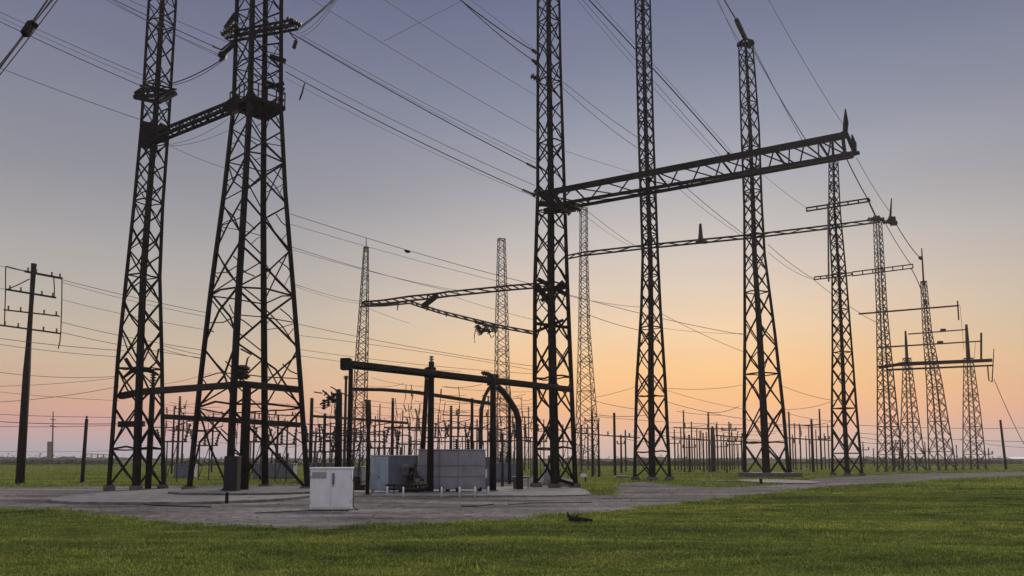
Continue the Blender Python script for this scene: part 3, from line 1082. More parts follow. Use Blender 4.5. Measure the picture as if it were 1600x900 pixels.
# curved post
cp = thing("arched_post", (at(812, 743, 56).x, 56, 0), "arched post curving down from the near bus beam beside the tower legs", "post")
b = MB()
b.tube([at(777, 604, 54.5), at(786, 612, 54.8), at(797, 627, 55.2), at(806, 642, 55.6), at(810, 656, 56), at(811.5, 690, 56), Vector((at(812, 743, 56).x, 56, 0))],
       [m(5.0, 55)] * 5 + [m(5.6, 55), m(6, 55)], 10)
b.build("shaft", BUSBAR, cp, smooth=True)
cp = thing("arched_post", (at(752, 700, 80).x, 80, 0), "thin pale arched post behind the near bus beam, curving the other way", "post")
b = MB()
b.tube([at(766, 604, 78), at(758, 618, 79), at(753, 640, 80), at(752, 690, 80), Vector((at(752, 743, 80).x, 80, 0))], .16, 8)
b.tube([at(763, 606, 78), at(756, 619, 79), at(750, 640, 80), at(749, 690, 80), Vector((at(749, 743, 80).x, 80, 0))], .1, 6)
b.build("shaft", STEEL_FAR, cp, smooth=True)

# portal woven through the two near towers
GQ = "dark bus beams threaded through the near towers"
def polybeam(pts, w, lab, mat=BUSBAR, h=None, group=None, name="busbar"):
    P = [at(*p) for p in pts]
    root = thing(name, P[0], lab, "beam", group)
    for a, c, pa, pc in zip(P[:-1], P[1:], pts[:-1], pts[1:]):
        b = MB()
        ext = (c - a).normalized() * .06
        b.bar(a, c + ext, .45, m(h or w, pa[2]), w2=.42, d2=m(h or w, pc[2]) * .98)
        b.build("bar_length", mat, root, bevel=.04)
    return root


polybeam([(188, 619, 56), (225, 612, 55.5), (360, 602, 51.5), (378, 600, 50.4), (468, 609, 54)], 10, "thick upper bus beam running through both near towers", h=10, group=GQ)
polybeam([(257, 651, 62), (350, 656, 60), (468, 664, 62)], 8, "lower bus beam behind the big near tower's legs", h=8, group=GQ)
polybeam([(186, 663, 56), (224, 662, 56)], 9, "short low bus beam between the slim tower's leg and its post", h=9, group=GQ)
r_, tp = bus_post(231, 612, 766, 9, "dark bus post inside the slim tower's legs, with a wide cap insulator", Y=55.5, cap=(28, 10))
b = MB()
tz = at(224, 580, 55.5)
b.tube([at(193, 590, 55.2), at(205, 580, 55.3), at(222, 577, 55.5), at(232, 578, 55.5), at(248, 586, 55.8)], [.08, .16, .22, .2, .08], 6)
b.tube([at(196, 560, 55.2), at(207, 578, 55.3)], .14, 6)
b.tube([at(232, 577, 55.5), at(244, 566, 55.6), at(248, 545, 55.8)], .07, 6)
b.build("cap_arm", STEEL, r_)
r_, tp = bus_post(380, 598, 771, 15, "dark bus post set directly behind the big tower's front leg", Y=50.6)
b = MB()
c = at(379, 580, 50.4)
for k in range(7):
    b.stack(c + Vector((rr.uniform(-.2, .2), rr.uniform(-.2, .2), -.5)), c + Vector((rr.uniform(-.25, .25), rr.uniform(-.2, .2), .35)), .3, 3)
b.build("insulator_cluster", PORC, r_, smooth=True)
b = MB()
b.tube([at(384, 574, 50.4), at(387, 560, 50.4), at(393, 554, 50.4), at(376, 545, 50.4)], .06, 5)
b.build("jumper", WIRE, r_)
cb = thing("control_box", (at(362, 768, 48.6).x, 48.6, .5), "dark navy control box strapped to the big tower's front leg", "control box")
b = MB()
b.box((at(362, 768, 48.6).x, 48.6, .25), .85, .55, 2.1, R(-8))
b.build("case", NAVY, cb, bevel=.04)
b = MB()
b.box((at(362, 768, 48.6).x, 48.31, .35), .7, .04, 1.85, R(-8))
b.build("door", NAVY, cb, bevel=.01)
b = MB()
b.box((at(362, 768, 48.6).x, 48.6, 0), .65, .42, .25, R(-8))
b.build("plinth", CONC_DARK, cb)

# second, thinner bus beam behind the near portal
polybeam([(549, 608, 66), (600, 609, 68), (650, 613, 70), (768, 631, 78)], 5, "thin bus beam behind the near portal, level with its posts' middles", h=5)
polybeam([(487, 650, 80), (560, 655, 78), (636, 661, 76)], 4, "short thin crossbar ending in mid air over the blue-grey cabinet", h=4, mat=STEEL_FAR)
polybeam([(600, 668, 90), (755, 669, 90)], 2.5, "slender crossbar behind the thick post, just above the grey tank", h=2.5, mat=STEEL_FAR)

# ------------------------------------------------------------------ posts of the yard
YG = "bus posts standing in the yard between the near towers"
specs = [
    (484, 622, 752, 6, "tall plain bus post just past the big near tower's outer leg", None, None),
    (505, 646, 752, 5, "second bus post beyond the big tower, shorter than its neighbours", None, None),
    (528, 614, 768, 11, "thick black bus post leaning slightly behind the white cabinet", 530, (6, 8)),
    (537, 592, 762, 4.5, "slim bus post with a flat cap between two thick posts above the white cabinet", None, (5, 9)),
    (612, 628, 748, 5, "plain dark post rising behind the blue-grey cabinet's side", None, (6, 6)),
    (600, 686, 746, 4, "short dark post just behind the blue-grey cabinet's roof", None, None),
    (620, 672, 744, 3.5, "short thin post behind the slate side of the blue-grey cabinet", None, None),
    (640, 682, 748, 6, "stubby grey-blue post between the blue-grey cabinet and grey tank", None, None),
    (737, 629, 750, 5, "dark post behind the grey tank's far corner", None, (7, 6)),
    (785, 677, 762, 4.5, "short post between the horned post and the arched post", None, None),
    (796, 636, 757, 5, "post with a ragged head beside the arched post's foot", None, (8, 7)),
    (704, 642, 752, 4.5, "post with insulator discs peeking over the grey tank's roof", None, (8, 6)),
]
for px, t, bs, w, lab, lean, cap in specs:
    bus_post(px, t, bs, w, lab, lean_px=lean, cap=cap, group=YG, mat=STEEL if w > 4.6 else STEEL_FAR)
r_, tp = bus_post(574, 656, 776, 6, "post with a wide grey upper sleeve before the blue-grey cabinet", group=YG)
b = MB()
b.tube([tp - Vector((0, 0, .3)), at(575, 625, r_.location.y)], m(4.6, r_.location.y), 10)
b.build("sleeve", STEEL_FAR, r_, smooth=True)
b = MB()
Yq = 62
bc = thing("switch_cluster", at(518, 622, Yq), "bristling dark switch cluster beside the thick black post's head", "switchgear")
for k in range(16):
    p = at(518 + rr.uniform(-16, 12), 622 + rr.uniform(-12, 14), Yq + rr.uniform(-.5, .5))
    q = p + Vector((rr.uniform(-.8, .8), rr.uniform(-.4, .4), rr.uniform(-.35, .5)))
    b.tube([p, q], .05, 5)
b.bar(at(500, 632, Yq), at(532, 612, Yq), .12)
b.bar(at(504, 610, Yq), at(530, 632, Yq), .12)
b.build("blade_frame", STEEL, bc)
for k in range(4):
    b = MB()
    c = at(506 + k * 7, 640 - k * 5, Yq)
    b.stack(c, c + Vector((0, 0, .8)), .2, 4)
    b.build("insulator", PORC, bc, smooth=True)

# small far posts between the towers, in zones
zones = [
    ("thin post glimpsed between the legs of the two near towers", "thin posts between the near towers",
     [(268, 640, 741, 3), (276, 628, 743, 4), (283, 662, 740, 3), (303, 645, 738, 3), (330, 655, 738, 3), (395, 642, 740, 3), (432, 648, 741, 3.4), (447, 662, 739, 3), (461, 655, 737, 2.6)]),
    ("dark bus post between the truss-bearing tower and its slender neighbour", "bus posts past the truss-bearing tower",
     [(909, 664, 736, 2.6), (919, 668, 735, 2.4), (926, 645, 746, 3.6), (936, 663, 746, 3), (961, 645, 743, 4.2), (971, 684, 740, 3), (978, 672, 738, 2.6)]),
    ("bus post in the dense row between the slender tower and plinth tower", "bus posts before the plinth tower",
     [(1055, 680, 735, 2.4), (1070, 648, 738, 2.6), (1078, 688, 738, 3.6), (1086, 690, 735, 2.2), (1094, 690, 735, 2.6), (1100, 676, 738, 2.6), (1109, 654, 738, 3.2),
      (1122, 661, 735, 2.4), (1128, 690, 734, 2.2), (1136, 700, 739, 2.6), (1141, 666, 735, 2.6), (1148, 690, 733, 2), (1154, 700, 733, 2), (1160, 690, 735, 2.6), (1060, 692, 734, 2), (1065, 676, 735, 2.2), (1074, 694, 733, 1.9), (1082, 668, 735, 2.2), (1090, 674, 734, 2), (1105, 682, 735, 2.2), (1118, 680, 734, 2), (1132, 684, 735, 2.2), (1145, 678, 734, 2)]),
    ("bus post between the plinth tower and the tower under the truss end", "bus posts past the plinth tower",
     [(1236, 648, 744, 3), (1244, 666, 736, 2), (1252, 662, 735, 2.4), (1271, 662, 738, 4.4), (1284, 646, 735, 3), (1290, 682, 733, 2), (1261, 690, 732, 1.8), (1240, 684, 734, 2), (1266, 674, 735, 2), (1277, 676, 734, 2), (1296, 668, 734, 2)]),
    ("faint thin post far behind the grey tank and cabinets", "faint posts deep in the yard",
     [(492, 668, 736, 2.4), (515, 665, 735, 2.4), (553, 640, 736, 2.4), (562, 668, 734, 2.2), (585, 655, 736, 2.2), (592, 640, 734, 2.2), (628, 650, 735, 2.2), (650, 665, 733, 2),
      (684, 655, 736, 2.4), (695, 668, 734, 2), (715, 648, 735, 2.4), (727, 664, 733, 2), (745, 655, 736, 2.4), (762, 640, 735, 2.4), (778, 660, 733, 2), (804, 668, 734, 2), (820, 655, 736, 2.4),
      (826, 640, 734, 2), (850, 664, 734, 2), (880, 670, 733, 2)]),
    ("faint thin post among the feet of the far small towers", "faint posts at the far towers",
     [(1350, 690, 731, 1.8), (1366, 700, 730, 1.8), (1399, 696, 730, 1.8), (1447, 700, 730, 1.8), (1496, 704, 729, 1.8), (1546, 700, 728, 1.8), (1412, 690, 733, 2)]),
]
zr = random.Random(9)
for lab, grp, items in zones:
    for px, t, bs, w in items:
        arms = []
        if zr.random() < .22:
            arms = [(zr.uniform(3, 14), zr.uniform(5, 13), 1.3)]
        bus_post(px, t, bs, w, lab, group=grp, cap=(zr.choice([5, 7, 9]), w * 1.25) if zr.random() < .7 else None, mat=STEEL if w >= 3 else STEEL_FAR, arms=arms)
bus_post(1115, 671, 738, 7, "broad grey post in the dense row before the plinth tower", mat=STEEL_FAR, cap=(5, 6))
bus_post(1563 + 9, 656, 734, 3.6, "lone dark post standing by itself past the far portal", lean_px=1563, mat=STEEL)
bus_post(128, 655, 756, 5.5, "lone short pole in the grass before the slim tower", lean_px=135.5, mat=WOOD, cap=(5, 4))

# lower insulator racks seen between the posts (horizontal yard bus bars)
yr = random.Random(3)
for (x0, x1, y0, y1, Y, lab) in (
        (900, 1000, 676, 684, 112, "thin yard bus bar tying the posts past the truss-bearing tower"),
        (1050, 1168, 684, 690, 120, "thin yard bus bar, lower one before the plinth tower"),
        (1118, 1168, 680, 683, 100, "short dark yard bus bar reaching to the plinth tower"),
        (1052, 1160, 668, 670, 125, "thin yard bus bar, upper one before the plinth tower"),
        (1228, 1302, 684, 688, 115, "thin yard bus bar past the plinth tower"),
        (262, 345, 672, 674, 70, "thin yard bus bar between the near towers, behind their beams"),
        (392, 470, 645, 650, 72, "thin yard bus bar seen through the big tower's legs"),
        (485, 640, 676, 680, 95, "thin yard bus bar low behind the white cabinet"),
        (640, 830, 690, 688, 100, "thin yard bus bar low behind the grey tank"),
        (690, 830, 648, 652, 92, "thin yard bus bar high behind the grey tank")):
    root = thing("yard_bus_bar", at(x0, y0, Y), lab, "bus bar", "thin bus bars across the yard")
    b = MB()
    b.tube([at(x0, y0, Y), at((x0 + x1) / 2, (y0 + y1) / 2 + .8, Y), at(x1, y1, Y)], m(1.0, Y), 6)
    b.build("bar", STEEL_FAR, root)
    for i in range(3):
        t = (i + .5) / 3
        b = MB()
        c = at(lerp(x0, x1, t), lerp(y0, y1, t), Y)
        b.stack(c, c + Vector((0, 0, m(yr.choice([8, -8, 6]), Y))), m(1.8, Y), 4, 6)
        b.build("insulator", PORC, root)

# disconnect switches: V-shaped insulator frames on stands, scattered in the yard
sw_spots = [(500, 690, 76), (523, 688, 90), (556, 690, 88), (586, 690, 84), (655, 672, 96), (680, 684, 90), (716, 682, 92), (748, 690, 84), (782, 690, 88), (822, 684, 90), (838, 690, 96), (880, 690, 88),
            (270, 690, 74), (320, 696, 80), (400, 690, 78), (440, 694, 74), (600, 700, 70), (640, 694, 78), (500, 706, 70), (540, 704, 72)]
for px, py, Y in sw_spots:
    base = at(px, py, Y)
    base.z = 0
    top = at(px, py, Y).z
    root = thing("disconnect_switch", base, "small insulator switch on a thin stand amid the yard posts", "switchgear", "small switches amid the yard posts")
    b = MB()
    for s in (-1, 1):
        b.bar(base + Vector((s * .5, 0, 0)), Vector((base.x + s * .5, Y, top)), .09)
    b.bar(Vector((base.x - 1.3, Y, top)), Vector((base.x + 1.3, Y, top)), .14)
    b.bar(base + Vector((-.5, 0, .3)), Vector((base.x + .5, Y, top)), .06)
    b.build("stand", STEEL_FAR, root)
    tops = []
    for s in (-1, 0, 1):
        b = MB()
        c = Vector((base.x + s * 1.1, Y, top))
        tops.append(c + Vector((s * .35 + yr.uniform(-.1, .1), 0, yr.uniform(1.1, 1.7))))
        b.stack(c, tops[-1], .17, 5, 6)
        b.build("insulator", PORC, root)
    b = MB()
    b.tube([tops[0] + Vector((-.4, 0, .2)), tops[1], tops[2] + Vector((.3, 0, .5))], .05, 5)
    b.build("blade", STEEL, root)

# ------------------------------------------------------------------ utility pole and far mast
up = thing("utility_pole", (at(31, 755, 70).x, 70, 0), "tall leaning wooden utility pole with four crossarms, rising from open grass", "utility pole")
b = MB()
b.tube([Vector((at(31, 755, 70).x, 70, -.2)), at(42, 580, 70), at(53, 412, 70)], [m(6.6, 70), m(5.4, 70), m(4.2, 70)], 10)
b.build("shaft", WOOD, up, smooth=True)
for (p, q, w) in (((39, 424), (97, 435), 4), ((9, 452), (87, 465), 3.5), ((6, 484), (93, 494), 2.5), ((0, 508), (94, 521), 3)):
    b = MB()
    b.bar(at(*p, 69.6), at(*q, 69.6), m(w, 70), m(w, 70) * .8)
    arm = b.build("crossarm", WOOD, up)
    for t in (.08, .3, .72, .94):
        b = MB()
        c = at(lerp(p[0], q[0], t), lerp(p[1], q[1], t), 69.6)
        b.stack(c + Vector((0, 0, .05)), c + Vector((0, 0, .4)), .1, 3, 6)
        b.build("insulator", PORC, arm)
for (p, q) in (((9, 416), (7, 506)), ((97, 434), (95, 521)), ((84, 433), (85, 463)), ((10, 416), (45, 425)), ((12, 452), (46, 436)), ((95, 521), (91, 545))):
    b = MB()
    b.tube([at(*p, 69.6), at((p[0] + q[0]) / 2 + .5, (p[1] + q[1]) / 2 + .5, 69.6), at(*q, 69.6)], .05, 5)
    b.build("tie_rod", WIRE, up)

fm = thing("far_mast", (at(82, 716, 420).x, 420, 0), "tiny pale mast with twin tanks on the horizon past the utility pole", "mast")
b = MB()
b.tube([Vector((at(82, 716, 420).x, 420, 0)), at(83, 643, 420)], [.5, .25], 6)
b.bar(at(78, 665, 420), at(88, 667, 420), .5)
b.bar(at(79, 655, 420), at(87, 656, 420), .4)
b.build("shaft", STEEL_FAR, fm)
b = MB()
for x in (76, 79):
    c = at(x, 716, 424)
    b.tube([Vector((c.x, 424, 0)), at(x, 690, 424)], .7, 8)
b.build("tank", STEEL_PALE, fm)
for i, x in enumerate((138, 148, 157, 166, 176)):
    root = thing("far_gantry", (at(x, 716, 520).x, 520, 0), "tiny pale gantry in the faint row on the horizon before the slim tower", "gantry", "faint gantries on the horizon")
    b = MB()
    w = 1.6
    for s in (-1, 1):
        b.bar(root.location + Vector((s * w, 0, 0)), root.location + Vector((s * w, 0, 5.2 - .2 * i)), .35)
    b.bar(root.location + Vector((-w - .6, 0, 5.2 - .2 * i)), root.location + Vector((w + .6, 0, 5.2 - .2 * i)), .4)
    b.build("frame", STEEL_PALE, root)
sh = thing("far_shed", (at(1592, 716, 560).x, 560, 0), "low white-roofed shed on the horizon past the lone post", "shed")
b = MB()
b.box((sh.location.x, 560, 0), 16, 10, 2.0)
b.build("wall", SLATE, sh)
b = MB()
x, y = sh.location.x, 560
b.add([(x - 8.5, y - 5.5, 2), (x + 8.5, y - 5.5, 2), (x + 8.5, y + 5.5, 2), (x - 8.5, y + 5.5, 2), (x - 8.5, y, 3.2), (x + 8.5, y, 3.2)], [(0, 1, 5, 4), (2, 3, 4, 5), (0, 4, 3), (1, 2, 5), (3, 2, 1, 0)])
b.build("roof", SHED, sh)

# ------------------------------------------------------------------ pads and ground-level concrete
def ellipse(cx, cy, rx, ry, n=120, jit=.0, k=2.6):
    out = []
    for i in range(n):
        a = 2 * math.pi * i / n
        c, s_ = math.cos(a), math.sin(a)
        r_ = (abs(c) ** k + abs(s_) ** k) ** (-1 / k)
        q = 1 + .03 * noise.noise(Vector((c * 9, s_ * 9, cx))) + .02 * noise.noise(Vector((c * 23, s_ * 23, cy)))
        out.append((cx + rx * r_ * c * q, cy + ry * r_ * s_ * q))
    return out


pc0 = ground(330, 777)
pad = thing("concrete_pad", (pc0.x, pc0.y, 0), "broad rounded concrete pad under the two near towers", "concrete pad")
b = MB()
b.slab(ellipse(at(322, 777, 47.5).x, 48.2, m(180, 47.5), 9.8), -.05, .15)
b.build("slab", CONC, pad, bevel=.03)
b = MB()
b.slab(ellipse(at(375, 777, 47.5).x, 50.8, m(120, 49), 5.4), .15, .27)
b.build("upper_slab", CONC_DARK, pad, bevel=.03)
pl = thing("concrete_plinth", (at(1199, 745, dC).x, dC, 0), "low square concrete plinth carrying the lattice tower by the road", "plinth")
b = MB()
b.box((at(1199, 745, dC).x, dC - .8, -.1), m(72, dC), 5.6, .66, R(6))
b.build("block", CONC_DARK, pl, bevel=.05)
b = MB()
b.slab(ellipse(at(1196, 757, 80).x, 76.5, m(47, 80), 6.2), -.05, .10)
b.build("kerb", CONC, pl, bevel=.03)
b = MB()
c = ground(1189, 757)
b.box((c.x, c.y, .05), .2, .2, .45)
b.build("kerb_stub", STEEL, pl, bevel=.02)
sl = MB()
c = ground(973, 747)
sl.box((c.x, c.y, -.03), m(21, 88), 1.6, .28, R(-8))
tag(sl.build("concrete_slab", CONC, origin=(c.x, c.y, 0), bevel=.03), "small pale concrete slab lying in grass by the slender tower", "slab")
sl = MB()
c = ground(1095, 752)
sl.box((c.x + 3, c.y, -.03), 6.5, 1.2, .12, R(-2))
tag(sl.build("concrete_slab", CONC_DARK, origin=(c.x, c.y, 0), bevel=.03), "flat grey concrete strip in grass before the plinth", "slab")
yp = thing("concrete_pad", (at(680, 768, 50).x, 50, 0), "long concrete pad under the cabinets and grey tank", "concrete pad")
b = MB()
b.slab(ellipse(at(690, 768, 53.5).x, 53.5, m(225, 53.5), 7.2, k=5), -.05, .10)
b.build("slab", CONC, yp, bevel=.03)

# ------------------------------------------------------------------ cabinets and tanks
# white two-door cabinet
cY = 34.2
cx = at(513.5, 797, cY).x
yw = R(9)
wc = thing("white_cabinet", (cx, cY, 0), "white two-door metal cabinet on the gravel edge by the big tower", "cabinet")


def loc(cx, cy, yaw, x, y, z=0.0):
    return Vector((cx + x * math.cos(yaw) - y * math.sin(yaw), cy + x * math.sin(yaw) + y * math.cos(yaw), z))


W, D, Hh = 1.74, 1.0, 1.70
b = MB()
b.box((cx, cY + D / 2, .06), W, D, Hh, yw)
b.build("body", WHITE, wc, bevel=.02)
b = MB()
b.box((cx, cY + D / 2, -.03), W + .14, D + .14, .10, yw)
b.build("plinth", CONC, wc, bevel=.02)
b = MB()
b.box((cx, cY + D / 2, Hh + .06), W + .08, D + .1, .06, yw)
b.build("lid", WHITE, wc, bevel=.015)
fx = lambda x, z, dy=0.0: loc(cx, cY + D / 2, yw, x, -D / 2 - dy, z)
for s in (-1, 1):
    b = MB()
    b.box(fx(s * W / 4 * .98, .14, .015), W / 2 - .05, .03, Hh - .16, yw)
    dr = b.build("door", WHITE, wc, bevel=.008)
    if s < 0:
        b = MB()
        b.box(fx(-W / 4 - .06, Hh - .34, .036), W / 2 - .28, .012, .28, yw)
        for i in range(6):
            b.box(fx(-W / 4 - .06, Hh - .32 + i * .042, .05), W / 2 - .32, .018, .018, yw)
        b.build("vent_grille", WHITE_GREY, dr)
    else:
        b = MB()
        b.box(fx(.09, Hh - .58, .05), .10, .05, .46, yw)
        b.box(fx(.09, Hh - .68, .045), .05, .04, .12, yw)
        b.build("handle", HANDLE, dr, bevel=.01)
    for z in (.3, 1.35):
        b = MB()
        b.box(fx(s * (W / 2 - .03), z, .035), .04, .03, .14, yw)
        b.build("hinge", WHITE_GREY, dr)

# blue-grey cabinet with slate side
bY = 52.0
c0 = at(607, 768, 50.6)
bc = thing("blue_cabinet", (c0.x, c0.y, 0), "blue-grey cabinet with a darker slate side, beside the pump cluster", "cabinet")
yb = R(38)
hb_ = 2.2
ctr = loc(c0.x, c0.y, yb, 0, 0)
# corner at c0: front face runs to -x', side runs back +x'
u = Vector((-math.cos(R(14)), math.sin(R(14)) * .6, 0)).normalized()
v = Vector((math.cos(R(32)), math.sin(R(32)) * 1.4, 0)).normalized()


def prism(b, c, u, v, lu, lv, z0, z1):
    P = [c, c + u * lu, c + u * lu + v * lv, c + v * lv]
    b.add([(p.x, p.y, z0) for p in P] + [(p.x, p.y, z1) for p in P], [(3, 2, 1, 0), (4, 5, 6, 7), (0, 1, 5, 4), (1, 2, 6, 5), (2, 3, 7, 6), (3, 0, 4, 7)])


base = Vector((c0.x, c0.y, 0))
b = MB()
prism(b, base, u, v, 1.2, 2.2, .2, 2.35)
b.build("body", SLATE, bc, bevel=.02)
b = MB()
off = Vector((0, -.05, 0))
prism(b, base + off + u * .03, u, Vector((0, 1, 0)), 1.14, .04, .24, 2.32)
dr = b.build("door", BLUEGREY, bc, bevel=.01)
b = MB()
p = base + off + u * .65
b.box((p.x, p.y - .03, 1.0), .1, .06, .12)
b.build("handle", SLATE, dr)
b = MB()
prism(b, base - u * .05 - v * .05, u, v, 1.3, 2.3, 2.352, 2.42)
b.build("lid", BLUEGREY, bc, bevel=.015)
for a, c in ((.08, .08), (1.1, .08), (.08, 2.1), (1.1, 2.1)):
    b = MB()
    p = base + u * a + v * c
    b.bar((p.x, p.y, 0), (p.x, p.y, .36), .12)
    b.build("leg", STEEL_PALE, bc)

# big grey tank
tY = 51.2
c0 = at(716, 771, tY)
base = Vector((c0.x, c0.y, 0))
u = Vector((-1, .22, 0)).normalized()
v = Vector((.84, .62, 0)).normalized()
tk = thing("grey_tank", (c0.x, c0.y, 0), "big boxy grey transformer tank raised on stubs behind the thick post", "transformer")
b = MB()
prism(b, base, u, v, 2.7, 2.1, .24, 2.72)
b.build("body", TANKGREY, tk, bevel=.04)
b = MB()
prism(b, base - u * .06 - v * .06, u, v, 2.82, 2.22, 2.722, 2.79)
b.build("lid", TANKGREY, tk, bevel=.02)
b = MB()
nu = Vector((-u.y, u.x, 0)) if Vector((-u.y, u.x, 0)).y < 0 else Vector((u.y, -u.x, 0))
nv = Vector((v.y, -v.x, 0))
for zz in (1.05, 1.75):
    b.bar(base + nu * .012 + Vector((0, 0, zz)), base + u * 2.7 + nu * .012 + Vector((0, 0, zz)), .03, .05)
    b.bar(base + nv * .012 + Vector((0, 0, zz)), base + v * 2.1 + nv * .012 + Vector((0, 0, zz)), .03, .05)
for t in (.0, 1.25):
    b.bar(base + u * t + nu * .014 + Vector((0, 0, .25)), base + u * t + nu * .014 + Vector((0, 0, 2.7)), .05, .03)
b.build("seam_edging", SLATE, tk)
b = MB()
p = base + v * .42
q = base + v * 1.5
b.add([(p + nv * .02 + Vector((0, 0, .42))), (q + nv * .02 + Vector((0, 0, .42))), (q + nv * .02 + Vector((0, 0, 2.35))), (p + nv * .02 + Vector((0, 0, 2.35))),
       (p - nv * .02 + Vector((0, 0, .42))), (q - nv * .02 + Vector((0, 0, .42))), (q - nv * .02 + Vector((0, 0, 2.35))), (p - nv * .02 + Vector((0, 0, 2.35)))],
      [(0, 1, 2, 3), (1, 5, 6, 2), (5, 4, 7, 6), (4, 0, 3, 7), (3, 2, 6, 7), (0, 4, 5, 1)])
b.build("access_door", TANKGREY, tk, bevel=.008)
for a, c in ((.15, .15), (1.25, .15), (2.3, .15), (.15, 1.8), (2.3, 1.8)):
    b = MB()
    p = base + u * a + v * c
    b.box((p.x, p.y, 0), .28, .28, .36)
    b.build("support_stub", STEEL, tk)
for t, s in ((.25, .9), (.62, .6)):
    b = MB()
    p = base + u * 1.2 * t + v * (1.2 * s)
    b.stack(Vector((p.x, p.y, 2.76)), Vector((p.x, p.y, 3.45)), .17, 5)
    b.build("bushing", PORC, tk, smooth=True)

# low white bollards in front of the equipment
for px in (572, 605, 630, 690, 718, 742, 763):
    c = ground(px, 778 - abs(px - 680) * .02)
    bo = thing("bollard", (c.x, c.y, 0), "short pale bollard in the loose row before the cabinets and tank", "bollard", "short pale bollards before the tank")
    b = MB()
    b.tube([c, c + Vector((0, 0, .55)), c + Vector((0, 0, .6))], [.055, .055, .03], 8)
    b.build("post", WHITE, bo, smooth=True)

# pump cluster
pu = thing("pump_cluster", (at(644, 772, 51).x, 51, 0), "tangled pump and valve cluster between the blue-grey cabinet and grey tank", "pump")
pr = random.Random(21)
c = pu.location
for k in range(5):
    b = MB()
    x = c.x + (k - 2) * .26 + pr.uniform(-.05, .05)
    b.tube([(x, 51 + pr.uniform(-.3, .3), .1), (x + pr.uniform(-.1, .1), 51, 1.0 + pr.uniform(0, .5)), (x + pr.uniform(-.2, .2), 51, 1.5 + pr.uniform(0, .4))], [.10, .08, .06], 8)
    b.build("riser_pipe", pr.choice([STEEL, STEEL_FAR, SLATE]), pu, smooth=True)
for k in range(6):
    b = MB()
    x, z = c.x + pr.uniform(-.6, .6), pr.uniform(.5, 1.7)
    b.tube([(x - .13, 50.85, z), (x + .13, 50.8, z + .03)], pr.uniform(.13, .2), 10)
    b.build("valve", pr.choice([STEEL, STEEL, STEEL_PALE]), pu)
b = MB()
b.tube([(c.x - .7, 50.9, .55), (c.x - .2, 50.8, .6), (c.x + .3, 50.85, .9), (c.x + .75, 50.9, .85)], .07, 8)
b.tube([(c.x - .6, 50.7, 1.1), (c.x, 50.75, 1.2), (c.x + .6, 50.8, 1.0)], .05, 8)
b.build("cross_pipe", STEEL_FAR, pu, smooth=True)
b = MB()
b.box((c.x, 51, .08), 1.6, .9, .14)
b.build("skid", STEEL, pu)

# small low equipment near the white cabinet and tower feet
lo = thing("equipment_skid", (at(562, 768, 50).x, 50, 0), "low dark equipment skid between the white and blue-grey cabinets", "equipment")
b = MB()
b.box((lo.location.x, 50, .25), 1.1, .8, .35)
b.box((lo.location.x - .2, 50.1, .6), .5, .5, .5)
b.build("case", STEEL, lo, bevel=.03)
for s in (-.45, .45):
    b = MB()
    b.bar((lo.location.x + s, 49.8, 0), (lo.location.x + s, 49.8, .26), .09)
    b.build("leg", STEEL_PALE, lo)
b = MB()
b.tube([(lo.location.x - .1, 50, 1.1), (lo.location.x - .05, 50, 1.9), (lo.location.x + .2, 50, 2.4)], .06, 6)
b.build("riser_pipe", STEEL_FAR, lo)

tb = thing("meter_stand", (at(814, 765, 57).x, 57, 0), "small grey lidded meter stand beside the tower's near leg", "meter stand")
x = tb.location.x
b = MB()
b.box((x, 57, .8), 1.25, .7, .14)
b.build("lid", STEEL_PALE, tb, bevel=.02)
b = MB()
b.box((x - .3, 57, .08), .5, .5, .72)
b.build("case", SLATE, tb, bevel=.02)
for sx in (-.5, .5):
    b = MB()
    b.bar((x + sx, 56.75, 0), (x + sx, 56.75, .8), .07)
    b.build("leg", STEEL_PALE, tb)

sc = thing("scrap_girder", (at(884, 756, 59).x, 59, 0), "fallen dark girder leaning inside the truss-bearing tower's feet", "girder")
b = MB()
p, q = at(868, 746, 59), at(897, 755, 59)
b.bar(p, q, .22, .06)
b.bar(p + Vector((0, .1, -.1)), q + Vector((0, .1, -.1)), .05, .26)
b.build("bar_length", STEEL, sc)
for i, (px, py, w, lab) in enumerate(((848, 758, 14, "pale concrete block at the foot of the truss-bearing tower, beside its middle leg"), (878, 760, 16, "low concrete block behind the fallen girder"))):
    c = ground(px, py)
    b = MB()
    b.box((c.x, c.y, -.02), m(w, c.y), .7, .3, R(10))
    tag(b.build("concrete_block", CONC, origin=(c.x, c.y, 0), bevel=.03), lab, "block")
mk = thing("marker_post", (at(915, 753, 74).x, 74, 0), "small white and dark marker post in the grass past the tower's outer leg", "marker")
x = mk.location.x
b = MB()
b.box((x, 74, 0), .16, .16, .55)
b.build("post", NAVY, mk, bevel=.01)
b = MB()
b.box((x - .18, 73.9, .5), .5, .1, .32, R(12))
b.build("panel", WHITE, mk, bevel=.01)
# gauge panel by the tank
gp = thing("gauge_panel", (at(760, 768, 56).x, 56, 0), "narrow panel with a bright gauge strip between the tank and horned post", "panel")
x = gp.location.x
b = MB()
b.box((x, 56, 0), .5, .4, 2.3)
b.build("case", SLATE, gp, bevel=.02)
b = MB()
b.box((x - .02, 55.78, .85), .14, .03, .62)
b.build("gauge_strip", WHITE, gp)

